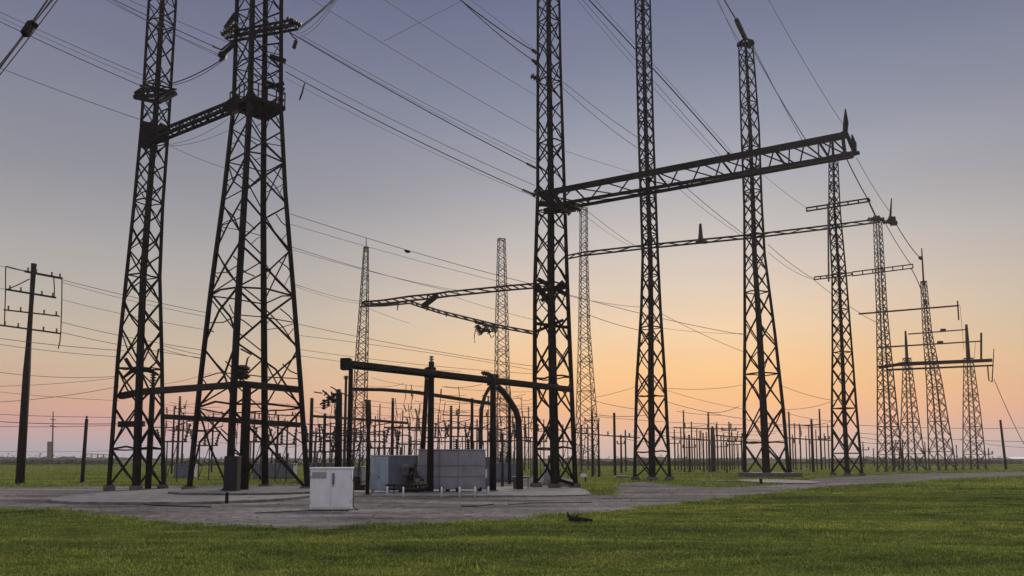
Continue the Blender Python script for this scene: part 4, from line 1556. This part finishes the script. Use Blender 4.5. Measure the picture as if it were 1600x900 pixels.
# dark strips as pad-edge shadow and gravel ruts, plus bits on the gravel
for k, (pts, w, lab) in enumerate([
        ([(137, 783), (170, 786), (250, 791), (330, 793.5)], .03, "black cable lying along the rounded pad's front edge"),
        ([(795, 789), (830, 787), (882, 786.5), (925, 786)], .022, "long dark rut streak on gravel in front of the truss-bearing tower"),
        ([(398, 803), (440, 801), (480, 799), (545, 799)], .022, "dark cable lying on gravel beside the white cabinet's plinth"),
        ([(720, 792), (745, 792), (772, 789)], .03, "short thick dark rut streak on gravel beneath the horned post")]):
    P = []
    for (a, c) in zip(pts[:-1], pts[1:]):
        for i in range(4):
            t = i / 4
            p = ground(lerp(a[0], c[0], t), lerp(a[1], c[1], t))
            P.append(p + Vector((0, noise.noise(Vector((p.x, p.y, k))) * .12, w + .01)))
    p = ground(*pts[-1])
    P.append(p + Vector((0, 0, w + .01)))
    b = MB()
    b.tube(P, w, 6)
    tag(b.build("ground_streak", WIRE, origin=P[0]), lab, "cable")
for k, (px, py, s, lab) in enumerate(((354, 790, .5, "small dark peg standing on the rounded pad's rim"), (268, 815, .3, ""), (210, 800, .35, ""), (1185, 790, .3, ""))):
    if k == 0:
        c = ground(px, py)
        b = MB()
        b.tube([(c.x, c.y, .1), (c.x, c.y, .62)], [.09, .07], 8)
        tag(b.build("peg", STEEL, origin=(c.x, c.y, 0)), lab, "peg")

# dark log on the grass
c = ground(908, 815)
lg = thing("log", (c.x, c.y, 0), "short dark broken log lying on the grass near the gravel edge", "log")
b = MB()
z = float(relief(np.array([c.x]), np.array([c.y]))[0])
pts = [Vector((c.x - .42, c.y, z + .13)), Vector((c.x - .2, c.y + .02, z + .10)), Vector((c.x + .1, c.y - .03, z + .07)), Vector((c.x + .38, c.y + .05, z + .05))]
b.tube(pts, [.10, .09, .065, .04], 9)
b.build("trunk", BARK, lg)
b = MB()
b.tube([pts[0], pts[0] + Vector((-.06, 0, .2))], [.06, .02], 7)
b.tube([pts[1], pts[1] + Vector((.1, -.1, .16))], [.05, .015], 6)
b.build("branch_stub", BARK, lg)

# stones at the lower edge of the picture
b = MB()
sr = random.Random(8)
for k in range(700):
    px = sr.gauss(666, 26) if k % 3 else sr.gauss(522, 16)
    c = ground(px, sr.uniform(895, 912))
    z = float(relief(np.array([c.x]), np.array([c.y]))[0])
    s = sr.uniform(.015, .045)
    pp = [Vector((c.x, c.y, z)) + Vector((sr.uniform(-1, 1) * s, sr.uniform(-1, 1) * s, sr.uniform(0, 1.4) * s)) for _ in range(6)]
    b.add(pp, [(0, 1, 2), (0, 2, 3), (0, 3, 4), (1, 2, 5), (2, 3, 5), (3, 4, 5), (0, 1, 5)])
tag(b.build("loose_gravel", GRAVEL), kind="stuff")


# ------------------------------------------------------------------ overhead lines
def wire(p, q, sag, w, mat=WIRE, n=18):
    a, c = at(*p), at(*q)
    mid = (p[2] + q[2]) / 2
    s = m(sag, mid)
    P, rs = [], []
    for i in range(n + 1):
        t = i / n
        pt = a.lerp(c, t)
        pt.z -= 4 * s * t * (1 - t)
        P.append(pt)
        rs.append(m(w * .66, lerp(p[2], q[2], t)) / 2)
    b = MB()
    b.tube(P, rs, 5)
    if w < 1.8 or q[1] < 0:
        return b.build("power_line", mat, origin=P[0], smooth=True)
    root = thing("power_line", P[0], None, None)
    b.build("conductor", mat, root, smooth=True)
    b = MB()
    L_ = (P[-1] - P[-2]).length
    b.stack(P[-1].lerp(P[-2], min(.9, 1.5 / L_)), P[-1], m(2.6, q[2]), 7, 8)
    b.build("insulator_string", PORC, root, smooth=True)
    return root


L = [
    ("one of the close lines climbing from the slim tower's arm to the sky's corner", [((-90, -24, 46), (234, 122, dT1 - .5), 3, 1.4), ((-90, -10, 46), (232, 139, dT1 - .5), 3, 1.8), ((-90, -15, 47), (234, 129, dT1 - .5), 3, 1.0)]),
    ("single thin line running from the slim tower's joint box past the top-corner bundle", [((-90, 70, 46), (228, 190, dT1), 3, 1.4)]),
    ("line of the bundle passing behind the slim tower to the big tower's bracket", [((60, -64, 50), (366, 70, dT2 + 2), 2, 1.2), ((60, -60, 50), (346, 78, dT2 - .6), 3, 2.0), ((140, -14, 53), (345, 86, dT2 - .6), 3, 1.4), ((150, -14, 53), (344, 89, dT2 - .6), 4, 1.2)]),
    ("strand of the thick slanting cable bundle crossing the sky's corner", [((-40, 160, 22), (84, -14, 26), 3, 5), ((-40, 152, 22), (94, -14, 26), -2, 3.2), ((-42, 168, 22), (100, -14, 26), 4, 2.8), ((-42, 162, 22), (90, -14, 26), 1, 2.4)]),
    ("strand of the short twin jumper from the slim tower's arm to the big tower", [((270, 130, dT1 + .5), (348, 92, dT2 - .6), 4, 2.8), ((270, 133, dT1 + .5), (350, 93, dT2 - .6), 7, 1.6)]),
    ("fine slack wire under the short truss beam of the near towers", [((262, 226, dT1), (356, 186, dT2), 8, 1.0), ((264, 228, dT1), (356, 204, dT2), 6, 1.0)]),
    ("fine wire falling from the slim tower's joint to the big tower's leg", [((266, 228, dT1), (350, 262, dT2 + 3), 2, 1.0)]),
    ("black cable arcing up from the big tower's side arm out of view", [((466, 44, dT2 - 1.5), (548, -30, 42), 5, 3.2), ((468, 46, dT2 - 1.5), (556, -32, 42), 3, 2.0), ((470, 52, dT2 - 1.5), (540, -26, 42), 12, 1.4), ((474, 56, dT2 - 1.5), (542, -28, 42), 14, 1.2)]),
    ("stronger upper conductor from the big tower's arm down to the truss joint", [((452, 50, dT2 - 1), (840, 264, dA - .5), 5, 2.4), ((462, 50, dT2 - 1), (840, 250, dA - .5), 5, 1.2), ((468, 58, dT2 - 1), (840, 256, dA - .5), 6, .9)]),
    ("lower conductor from the big tower's bracket to the truss beam's end", [((446, 100, dT2), (836, 290, dA - 1.5), 6, 1.3), ((446, 112, dT2), (834, 304, dA - 1.8), 6, 2.2), ((446, 122, dT2), (834, 307, dA - 1.8), 7, .9)]),
    ("faint high line crossing the open sky, higher of a parallel two", [((556, -30, 50), (842, 152, dA + 2), 3, 1.0)]),
    ("faint high line crossing the open sky, lower of a parallel two", [((440, -30, 46), (842, 209, dA + 2), 4, 1.1)]),
    ("faint oblique line joining the two faint high lines in open sky", [((732, -4, 56), (600, 64, 52), 0, 1.1)]),
    ("black cable dropping steeply to the truss-bearing tower's upper clamps", [((690, -24, 50), (838, 82, dA - .5), 5, 3.0), ((694, -26, 50), (838, 98, dA - .5), 7, 2.2), ((716, -14, 52), (838, 80, dA - .5), -2, 1.0)]),
    ("paired line between the truss-bearing tower and the slender tower, above the truss", [((880, 128, dA), (1000, 217, dB), 3, 1.4), ((880, 138, dA), (1000, 234, dB), 4, 1.3)]),
    ("faint line falling from the truss-bearing tower toward the long truss", [((884, 236, dA), (1070, 290, 76), 3, .8)]),
    ("cable of the steep bundle sweeping past the slender tower onto the long truss", [((898, -24, 60), (1147, 250, 79), -4, 3.0), ((890, -24, 60), (1134, 252, 79), 2, 1.2), ((908, -24, 60), (1153, 249, 79), -2, 1.0), ((882, -24, 60), (1128, 253, 79), 5, 1.0)]),
    ("cable rising from the insulator at the plinth tower's head", [((1150, 30, dC - 4), (1118, -26, 84), 2, 3.4), ((1156, 66, dC), (1108, -24, 84), 3, 1.2), ((1152, 66, dC), (1112, -24, 84), 3, 1.0)]),
    ("strand of the pale pair slanting from the plinth tower's head to the truss", [((1176, 76, dC), (1264, 226, 92), 5, 2.2), ((1178, 74, dC), (1258, 227, 92), 3, 1.4)]),
    ("long thin lone line dropping to the truss end's lightning horn", [((1188, -24, 80), (1318, 196, 97), 6, 1.1)]),
    ("thick black jumper from the truss end down to the dark insulator cluster", [((1322, 246, 98), (1358, 314, 112), 3, 2.6), ((1356, 312, 112), (1370, 342, dE - 2), 0, 4.0)]),
    ("thin jumper from the truss tip to the cluster's horn", [((1338, 246, 98), (1390, 330, dE - 2), 4, 1.3)]),
    ("cable falling from the dark cluster to the needle-topped tower", [((1398, 346, dE - 1), (1439, 404, dG), 5, 2.0), ((1384, 350, dE - 1), (1424, 414, dE + 2), 3, 1.6), ((1424, 420, dE + 2), (1446, 474, dG), -6, 2.0)]),
    ("thin line from the long truss down to the plinth tower's twin beam", [((1072, 293, 76), (1164, 367, 97), 2, 1.5), ((1062, 296, 75), (1156, 366, 97), 3, 1.0)]),
    ("thin line from the truss joint down to the high twin beam", [((916, 328, 64), (992, 384, 98), 2, 1.3), ((918, 340, 64), (985, 384, 98), 3, .9)]),
    ("thin line sloping from the plinth tower down to the short D-shaped arm ends", [((1200, 382, dC), (1268, 434, dD - 2), 3, 1.3), ((1200, 394, dC), (1268, 436, dD - 2), 5, 1.0)]),
    ("faint line from the plinth tower to the small upper twin arm", [((1194, 274, dC), (1262, 326, dD - 3), 2, .9)]),
    ("thin line from the lower twin arm on to the far tower's long arm", [((1268, 434, dD - 2), (1344, 489, dE - 4), 3, 1.2), ((1344, 490, dE - 4), (1376, 506, dE), 1, 1.2)]),
    ("sagging line between the truss-bearing tower and the plinth tower at mid height", [((886, 460, dA), (1168, 524, dC), 4, 1.4), ((886, 462, dA), (1008, 480, dB), 3, 1.1), ((920, 492, 90), (1004, 517, dB), 2, 1.4), ((1030, 488, dB), (1168, 552, dC), 3, 1.1), ((1030, 512, dB), (1168, 521, dC), 3, .8)]),
    ("upper line of the set passing over the pale tapering tower's tip", [((453, 334, dT2), (840, 446, dA), 4, 1.4), ((453, 350, dT2), (810, 447, 66), 3, 1.0)]),
    ("line of the close pair reaching the forked beam's middle from the big tower", [((456, 386, dT2), (716, 457, 86), 4, 1.4), ((456, 390, dT2), (730, 456, 83), 5, 1.0)]),
    ("line of the close pair from the big tower to the pale tapering tower", [((460, 444, dT2), (566, 471, dK1 - 2), 3, 1.5), ((460, 447, dT2), (566, 474, dK1 - 2), 4, 1.1)]),
    ("faint line beyond the pale tapering tower, falling toward the forked beam's tangle", [((576, 482, dK1), (640, 505, 110), 1, .8), ((700, 460, 89), (836, 500, dA), 2, .9)]),
    ("low line from the big tower across to the truss-bearing tower, above the bus beam", [((464, 506, dT2), (832, 572, dA), 4, 1.2), ((466, 524, dT2), (832, 578, dA), -3, 1.0), ((468, 546, dT2), (832, 584, dA), 4, 1.0), ((470, 556, dT2), (720, 580, 70), 4, 1.0)]),
    ("line strung from the utility pole past the slim tower to the big tower", [((97, 437, 69.6), (330, 490, dT2), 2, 1.3), ((97, 441, 69.6), (328, 496, dT2), 3, 1.0), ((97, 468, 69.6), (326, 516, dT2), 3, 1.0), ((95, 503, 69.6), (322, 548, dT2), 3, 1.3), ((95, 519, 69.6), (320, 560, dT2), 3, 1.3)]),
    ("line reaching the utility pole's arms from outside the picture", [((-60, 398, 66), (40, 424, 69.6), 2, 1.1), ((-60, 436, 66), (10, 452, 69.6), 2, 1.1), ((-60, 498, 66), (2, 508, 69.6), 2, 1.1)]),
    ("long line passing in front of the utility pole to the slim tower's leg", [((-60, 520, 60), (194, 548, dT1), 3, 1.4), ((-60, 528, 60), (193, 558, dT1), 4, 1.2)]),
    ("slack low line drooping across the utility pole toward the slim tower", [((-60, 572, 90), (186, 588, 90), 8, 1.2), ((-60, 604, 95), (186, 590, 90), 4, 1.0), ((-60, 630, 95), (186, 604, 90), 6, 1.2), ((-60, 605, 100), (186, 626, 95), 3, .9)]),
    ("low line over the reddish horizon band beside the utility pole", [((-60, 644, 120), (186, 652, 120), 2, 1.2), ((-60, 655, 125), (186, 662, 125), 3, 1.6), ((-60, 664, 125), (186, 664, 125), 3, 1.2), ((-60, 704, 200), (186, 704, 200), 2, .8)]),
    ("line continuing between the slim tower and the big tower at half height", [((256, 540, 60), (322, 556, 58), 1, 1.3), ((256, 546, 60), (322, 562, 58), 1, 1.2), ((256, 600, 70), (330, 582, 70), 2, .9)]),
    ("sagging low line near the slender tower over the sunset glow", [((922, 622, 112), (1000, 602, dB), 2, 1.0), ((922, 624, 112), (1000, 640, dB), 2, 1.2), ((1036, 606, dB), (1168, 600, dC), 5, 1.0), ((1036, 608, dB), (1168, 640, dC), 3, .9), ((1036, 626, dB), (1168, 655, dC), 3, 1.2), ((905, 648, 112), (1168, 664, 112), 3, 1.0)]),
    ("sagging low line past the plinth tower over the sunset glow", [((1220, 602, dC), (1304, 626, dD), 3, 1.1), ((1225, 640, dC), (1306, 625, dD), 4, 1.0), ((1225, 644, dC), (1306, 658, dD), 3, 1.0), ((1225, 662, dC), (1306, 666, dD), 2, 1.0)]),
    ("low thin line strung among the far small towers near the horizon", [((1336, 664, 125), (1620, 668, 150), 3, 1.1), ((1336, 676, 125), (1620, 690, 150), 3, 1.1), ((1340, 690, 125), (1400, 692, 130), 2, 1.2), ((1340, 682, 125), (1404, 688, 130), 2, 1.2), ((1500, 686, 150), (1620, 700, 150), 3, .9)]),
    ("guy line dropping from the whip rod at the far portal's end", [((1553, 592, dH - 2), (1600, 694, dH), 4, 1.5)]),
    ("thin drop line hanging from the far portal's upper bars", [((1500, 478, dE + 6), (1506, 545, dH), -2, .9), ((1524, 534, dH - 2), (1522, 565, dH), 0, .9), ((1455, 545, dG), (1470, 640, dG), -5, .9)]),
    ("thin yard wire strung between the posts behind the near bus beam", [((487, 640, 76), (545, 652, 70), 3, 1.0), ((560, 622, 80), (665, 630, 80), 4, .9), ((560, 632, 84), (770, 640, 84), 5, .9), ((580, 646, 86), (740, 652, 86), 5, .8), ((680, 616, 76), (832, 636, 80), 4, .9), ((690, 604, 90), (832, 612, 90), 3, .8), ((580, 590, 95), (668, 604, 95), 3, .8), ((590, 655, 90), (640, 640, 90), 3, .9), ((700, 662, 88), (830, 640, 88), 5, .9), ((780, 640, 80), (832, 660, 80), 4, .9)]),
    ("thin yard wire strung behind the legs of the two near towers", [((258, 632, 70), (345, 636, 70), 2, .9), ((258, 640, 72), (345, 648, 72), 2, .9), ((388, 625, 72), (470, 632, 72), 2, .9), ((388, 634, 72), (470, 640, 72), 3, .9), ((300, 690, 75), (470, 686, 75), 4, .9)]),
]
for lab, items in L:
    lab = lab.replace("short D-shaped arm ends", "lower twin arm of its neighbour")
    grp = lab if len(items) > 1 else "overhead lines standing alone"
    for p, q, sag, w in items:
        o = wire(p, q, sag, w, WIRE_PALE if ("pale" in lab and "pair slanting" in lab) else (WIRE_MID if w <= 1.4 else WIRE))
        tag(o, lab, "power line", grp)

# clamp on the corner bundle, marker on a line, stub on a line
cl = thing("bundle_clamp", at(45, 42, 24.2), "dark clamp gripping the thick slanting bundle in the sky's corner", "clamp")
b = MB()
b.bar(at(38, 54, 24.1), at(50, 36, 24.4), .2, .22)
b.build("jaw", STEEL, cl, bevel=.03)
b = MB()
b.tube([at(48, 35, 24.4), at(56, 41, 24.4)], .1, 8)
b.build("bolt", STEEL, cl)
b = MB()
b.tube([at(476, 130, 52.5), at(472, 145, 52.5), at(468, 156, 52.5)], [.04, .06, .05], 6)
tag(b.build("hanging_stub", STEEL, origin=at(476, 130, 52.5)), "short dark stub hanging from the lower conductors near the big tower", "stub")
b = MB()
b.tube([at(632, 391, 57), at(636, 393, 57), at(641, 394, 57)], [.05, .12, .05], 8)
tag(b.build("line_marker", STEEL, origin=at(636, 393, 57)), "tiny dark marker on the line above the forked beam", "line marker")

# low equipment boxes and switch frames filling the yard
def yard_box(px, py, Y, wpx, h, d, yaw, mat, lab, bush=0):
    base = at(px, py, Y)
    base.z = 0
    W_ = m(wpx, Y)
    root = thing("equipment_box", base, lab, "equipment")
    ya_ = R(yaw)
    b = MB()
    b.box((base.x, base.y, .2), W_, d, h, ya_)
    b.build("case", mat, root, bevel=.03)
    b = MB()
    b.box((base.x, base.y, h + .2), W_ + .12, d + .12, .08, ya_)
    b.build("lid", mat, root, bevel=.02)
    b = MB()
    b.box((base.x, base.y, -.05), W_ + .2, d + .2, .25, ya_)
    b.build("plinth", CONC_DARK, root)
    n_ = max(1, int(W_ / 1.3))
    for i in range(n_):
        b = MB()
        c = loc(base.x, base.y, ya_, (i + .5) / n_ * W_ - W_ / 2, -d / 2 - .02)
        b.box((c.x, c.y, .3), W_ / n_ - .12, .03, h - .2, ya_)
        b.build("door", mat, root, bevel=.01)
    for i in range(bush):
        b = MB()
        c = loc(base.x, base.y, ya_, (i + .5) / bush * W_ * .8 - W_ * .4, 0, h + .28)
        b.stack(c, c + Vector((.05, 0, 1.1)), .15, 6)
        b.build("bushing", PORC, root, smooth=True)


yard_box(506, 735, 78, 42, 1.5, 1.6, 6, SLATE, "low slate equipment box showing just over the white cabinet, beside the big tower", 3)
yard_box(556, 738, 72, 26, 1.2, 1.2, -8, SLATE, "small slate equipment box in the gap between the white and blue-grey cabinets", 2)
yard_box(792, 738, 76, 40, 1.5, 1.6, 5, SLATE, "slate equipment box behind the arched post and the horned post", 3)
yard_box(430, 736, 86, 62, 1.4, 1.6, 0, SLATE, "wide slate equipment box seen low through the big tower's legs", 4)
yard_box(290, 738, 88, 30, 1.3, 1.4, 8, SLATE, "slate equipment box seen low between the two near towers", 2)
yard_box(632, 742, 62, 34, 1.7, 1.2, 4, TANKGREY, "grey equipment box joining the blue-grey cabinet to the grey tank", 2)
yard_box(862, 744, 72, 24, 1.1, 1.2, -5, TANKGREY, "low grey equipment box seen between the truss-bearing tower's legs", 2)
# pipe run tying the cabinets together
pr_ = thing("pipe_run", at(600, 760, 50.4), "low pipe run linking the blue-grey cabinet, pump cluster and tank", "pipe")
b = MB()
a0, a1 = at(603, 766, 50.3), at(668, 768, 50.3)
for z_ in (.3, .55):
    b.tube([Vector((a0.x, a0.y, z_)), Vector(((a0.x + a1.x) / 2, a0.y - .15, z_ + .03)), Vector((a1.x, a1.y, z_))], .06, 8)
b.build("pipe", STEEL_FAR, pr_, smooth=True)
for t in (.2, .5, .8):
    b = MB()
    c = a0.lerp(a1, t)
    b.bar((c.x, c.y - .1, 0), (c.x, c.y - .1, .6), .08)
    b.build("bracket", STEEL, pr_)
# conduit up the white cabinet's side
b = MB()
p = loc(cx, cY + D / 2, yw, W / 2 + .05, -.2)
b.tube([p + Vector((.25, -.1, .03)), p + Vector((.1, 0, .05)), p + Vector((0, 0, .2)), p + Vector((0, 0, 1.2)), p + Vector((-.08, 0, 1.3))], .03, 8)
b.build("conduit", STEEL_PALE, wc, smooth=True)

# slack wires laced through the yard
wr = random.Random(31)
for lab, x0, x1, y0, y1, Y0, Y1, cnt, span in (
        ("slack thin wire laced through the yard behind the near bus beam", 484, 832, 600, 695, 70, 95, 30, 110),
        ("slack thin wire laced through the yard behind the two near towers", 256, 470, 625, 700, 66, 84, 12, 80),
        ("slack thin wire laced between the straight posts around the plinth tower", 900, 1300, 640, 690, 105, 125, 18, 120)):
    for k in range(cnt):
        a_ = wr.uniform(x0, x1 - 20)
        c_ = min(x1, a_ + wr.uniform(.4, 1) * span)
        ya_, Yk = wr.uniform(y0, y1), wr.uniform(Y0, Y1)
        o = wire((a_, ya_, Yk), (c_, ya_ + wr.uniform(-10, 10), Yk), wr.uniform(1, 6), wr.uniform(.8, 1.3), WIRE if k % 3 == 0 else WIRE_MID)
        o.name = "yard_wire"
        tag(o, lab, "wire", lab)

# loose stones over the gravel
sr = np.random.default_rng(12)
nst = 9000
sy = 27 * np.exp(sr.random(nst) * math.log(80 / 27))
sx = (sr.random(nst) * 2 - 1) * (0.66 * sy)
kin = inside_gravel(sx, sy)
b = MB()
for x_, y_ in zip(sx[kin].tolist(), sy[kin].tolist()):
    q = sr.uniform(.012, .05) * (0.5 + y_ / 60)
    o_ = sr.uniform(-1, 1, (5, 3))
    pp = [(x_ + u_[0] * q, y_ + u_[1] * q, .012 + abs(u_[2]) * q * .8) for u_ in o_]
    b.add(pp, [(0, 1, 2), (0, 2, 3), (1, 2, 4), (2, 3, 4), (0, 1, 4), (0, 3, 4)])
tag(b.build("gravel_stones", GRAVEL), kind="stuff")

# droppers: thin conductors and insulator strings hanging in the yard
dr_ = random.Random(77)
for lab, x0, x1, y0, y1, Y0, Y1, cnt in (
        ("thin dropper wire hanging among the yard posts behind the near bus beam", 486, 832, 600, 655, 72, 95, 44),
        ("thin dropper wire hanging behind the legs of the two near towers", 258, 470, 625, 660, 66, 80, 14),
        ("thin dropper wire in the dense row of posts before the plinth tower", 900, 1300, 655, 675, 105, 125, 7)):
    for k in range(cnt):
        px, py, Y = dr_.uniform(x0, x1), dr_.uniform(y0, y1), dr_.uniform(Y0, Y1)
        ln = dr_.uniform(22, 60)
        b = MB()
        q = [at(px + dr_.uniform(-2, 2) * t + 1.2 * math.sin(t * 5 + k), py + ln * t, Y) for t in (0, .25, .5, .75, 1)]
        b.tube(q, m(.55, Y), 5)
        root = thing("dropper_wire", q[0], lab, "wire", lab)
        b.build("wire", STEEL_FAR, root)
        b = MB()
        t = dr_.choice([0, 1, 2, 3])
        b.stack(q[t], q[t].lerp(q[t + 1], .9), m(dr_.uniform(1.2, 2.0), Y), 4, 6)
        b.build("insulator", PORC, root)

# ------------------------------------------------------------------ light and sky
SUN_AZ, SUN_EL = R(12), R(22)


def lin(c):
    return tuple((x / 255 / 12.92) if x / 255 <= .04045 else ((x / 255 + .055) / 1.055) ** 2.4 for x in c)


w = bpy.data.worlds.new("World")
scene.world = w
w.use_nodes = True
nt = w.node_tree
N, Lk = nt.nodes, nt.links
for n in list(N):
    N.remove(n)
out = N.new("ShaderNodeOutputWorld")
bg = N.new("ShaderNodeBackground")
Lk.new(bg.outputs[0], out.inputs[0])
tc = N.new("ShaderNodeTexCoord")
sep = N.new("ShaderNodeSeparateXYZ")
Lk.new(tc.outputs["Generated"], sep.inputs[0])


def mth(op, a, b_=None):
    n = N.new("ShaderNodeMath")
    n.operation = op
    for i, q in enumerate((a, b_)):
        if q is None:
            continue
        if isinstance(q, (int, float)):
            n.inputs[i].default_value = q
        else:
            Lk.new(q, n.inputs[i])
    return n.outputs[0]


el = mth("ARCSINE", sep.outputs[2])
elf = mth("DIVIDE", el, math.pi / 2)
az = mth("ARCTAN2", sep.outputs[0], sep.outputs[1])
daz = mth("ABSOLUTE", mth("SUBTRACT", az, SUN_AZ))


def sky_ramp(stops):
    cr = N.new("ShaderNodeValToRGB")
    els = cr.color_ramp.elements
    for i, (deg, c) in enumerate(stops):
        e = els[i] if i < 2 else els.new(deg / 90)
        e.position = deg / 90
        e.color = (*lin(c), 1)
    Lk.new(elf, cr.inputs[0])
    return cr.outputs[0]


mid = sky_ramp([(0, (176, 154, 152)), (1.0, (204, 158, 140)), (2.4, (235, 168, 120)), (4.2, (248, 182, 114)), (6.2, (248, 194, 130)), (9.0, (237, 202, 162)), (12, (217, 197, 179)), (15, (196, 187, 181)),
                (19, (165, 165, 174)), (23, (136, 142, 161)), (27, (114, 122, 148)), (31, (99, 108, 138)), (40, (112, 120, 152)), (60, (200, 206, 228)), (90, (228, 232, 250))])
side = sky_ramp([(0, (146, 148, 170)), (0.9, (164, 144, 160)), (2.0, (199, 143, 139)), (3.4, (211, 158, 134)), (5.0, (207, 172, 144)), (7.2, (202, 181, 156)), (10, (186, 176, 164)), (14, (164, 160, 161)),
                 (18, (144, 144, 153)), (23, (124, 127, 144)), (27, (111, 115, 138)), (31, (98, 103, 130)), (40, (110, 116, 140)), (60, (200, 206, 228)), (90, (228, 232, 250))])  # out-of-view upper stops raised above dusk level to light the ground
cn = N.new("ShaderNodeTexNoise")
cn.inputs["Scale"].default_value = 2.2
cn.inputs["Detail"].default_value = 4
cmap = N.new("ShaderNodeMapping")
cmap.inputs["Scale"].default_value = (1, 1, 5)
Lk.new(tc.outputs["Generated"], cmap.inputs["Vector"])
Lk.new(cmap.outputs[0], cn.inputs["Vector"])
cm = N.new("ShaderNodeMapRange")
cm.inputs["From Min"].default_value = 0.3
cm.inputs["From Max"].default_value = 0.7
cm.inputs["To Min"].default_value = 0.95
cm.inputs["To Max"].default_value = 1.05
Lk.new(cn.outputs["Fac"], cm.inputs["Value"])
mr = N.new("ShaderNodeMapRange")
mr.interpolation_type = "SMOOTHSTEP"
mr.inputs["From Min"].default_value = R(2)
mr.inputs["From Max"].default_value = R(36)
Lk.new(daz, mr.inputs["Value"])
mix = N.new("ShaderNodeMix")
mix.data_type = "RGBA"
Lk.new(mr.outputs[0], mix.inputs[0])
Lk.new(mid, mix.inputs[6])
Lk.new(side, mix.inputs[7])
# unseen sky behind the viewer, brightened to lift faces turned to the camera
mr2 = N.new("ShaderNodeMapRange")
mr2.interpolation_type = "SMOOTHSTEP"
mr2.inputs["From Min"].default_value = R(70)
mr2.inputs["From Max"].default_value = R(150)
mr2.inputs["To Min"].default_value = 1.0
mr2.inputs["To Max"].default_value = 1.5
Lk.new(daz, mr2.inputs["Value"])
vm = N.new("ShaderNodeVectorMath")
vm.operation = "SCALE"
Lk.new(mix.outputs[2], vm.inputs[0])
Lk.new(mth("MULTIPLY", mr2.outputs[0], cm.outputs[0]), vm.inputs["Scale"])
sky = N.new("ShaderNodeTexSky")
sky.sky_type = "NISHITA"
sky.sun_disc = False
sky.sun_elevation = SUN_EL
sky.sun_rotation = SUN_AZ
vs = N.new("ShaderNodeVectorMath")
vs.operation = "SCALE"
Lk.new(sky.outputs[0], vs.inputs[0])
vs.inputs["Scale"].default_value = 0.002
ad = N.new("ShaderNodeVectorMath")
ad.operation = "ADD"
Lk.new(vm.outputs[0], ad.inputs[0])
Lk.new(vs.outputs[0], ad.inputs[1])
Lk.new(ad.outputs[0], bg.inputs[0])
bg.inputs[1].default_value = 1.0

sl = bpy.data.lights.new("sun", "SUN")
sl.energy = 3.4
sl.angle = R(45)
sl.color = (1.0, 0.86, 0.70)
so = bpy.data.objects.new("sun", sl)
COL.objects.link(so)
dirv = Vector((math.sin(SUN_AZ) * math.cos(SUN_EL), math.cos(SUN_AZ) * math.cos(SUN_EL), math.sin(SUN_EL)))
so.rotation_euler = (-dirv).to_track_quat("-Z", "Y").to_euler()
so.location = dirv * 300 + Vector((0, 0, 50))

# ------------------------------------------------------------------ haze
hm = bpy.data.materials.new("evening_haze")
hm.use_nodes = True
hn = hm.node_tree
for n_ in list(hn.nodes):
    hn.nodes.remove(n_)
ho = hn.nodes.new("ShaderNodeOutputMaterial")
pv = hn.nodes.new("ShaderNodeVolumePrincipled")
pv.inputs["Color"].default_value = (0.86, 0.83, 0.82, 1)
pv.inputs["Density"].default_value = 0.00025
pv.inputs["Anisotropy"].default_value = 0.3
hn.links.new(pv.outputs[0], ho.inputs["Volume"])
hb_ = MB()
hb_.box((0, 990, -1.4), 4300, 2120, 66.4)
ho_ = hb_.build("haze", hm)
tag(ho_, kind="stuff")

vset = scene.view_settings
vset.view_transform = "Standard"
vset.look = "None"
vset.gamma = 1
vset.use_curve_mapping = False
vset.exposure = 0.0
scene.render.engine = "CYCLES"
scene.cycles.max_bounces = 4
scene.cycles.use_denoising = True
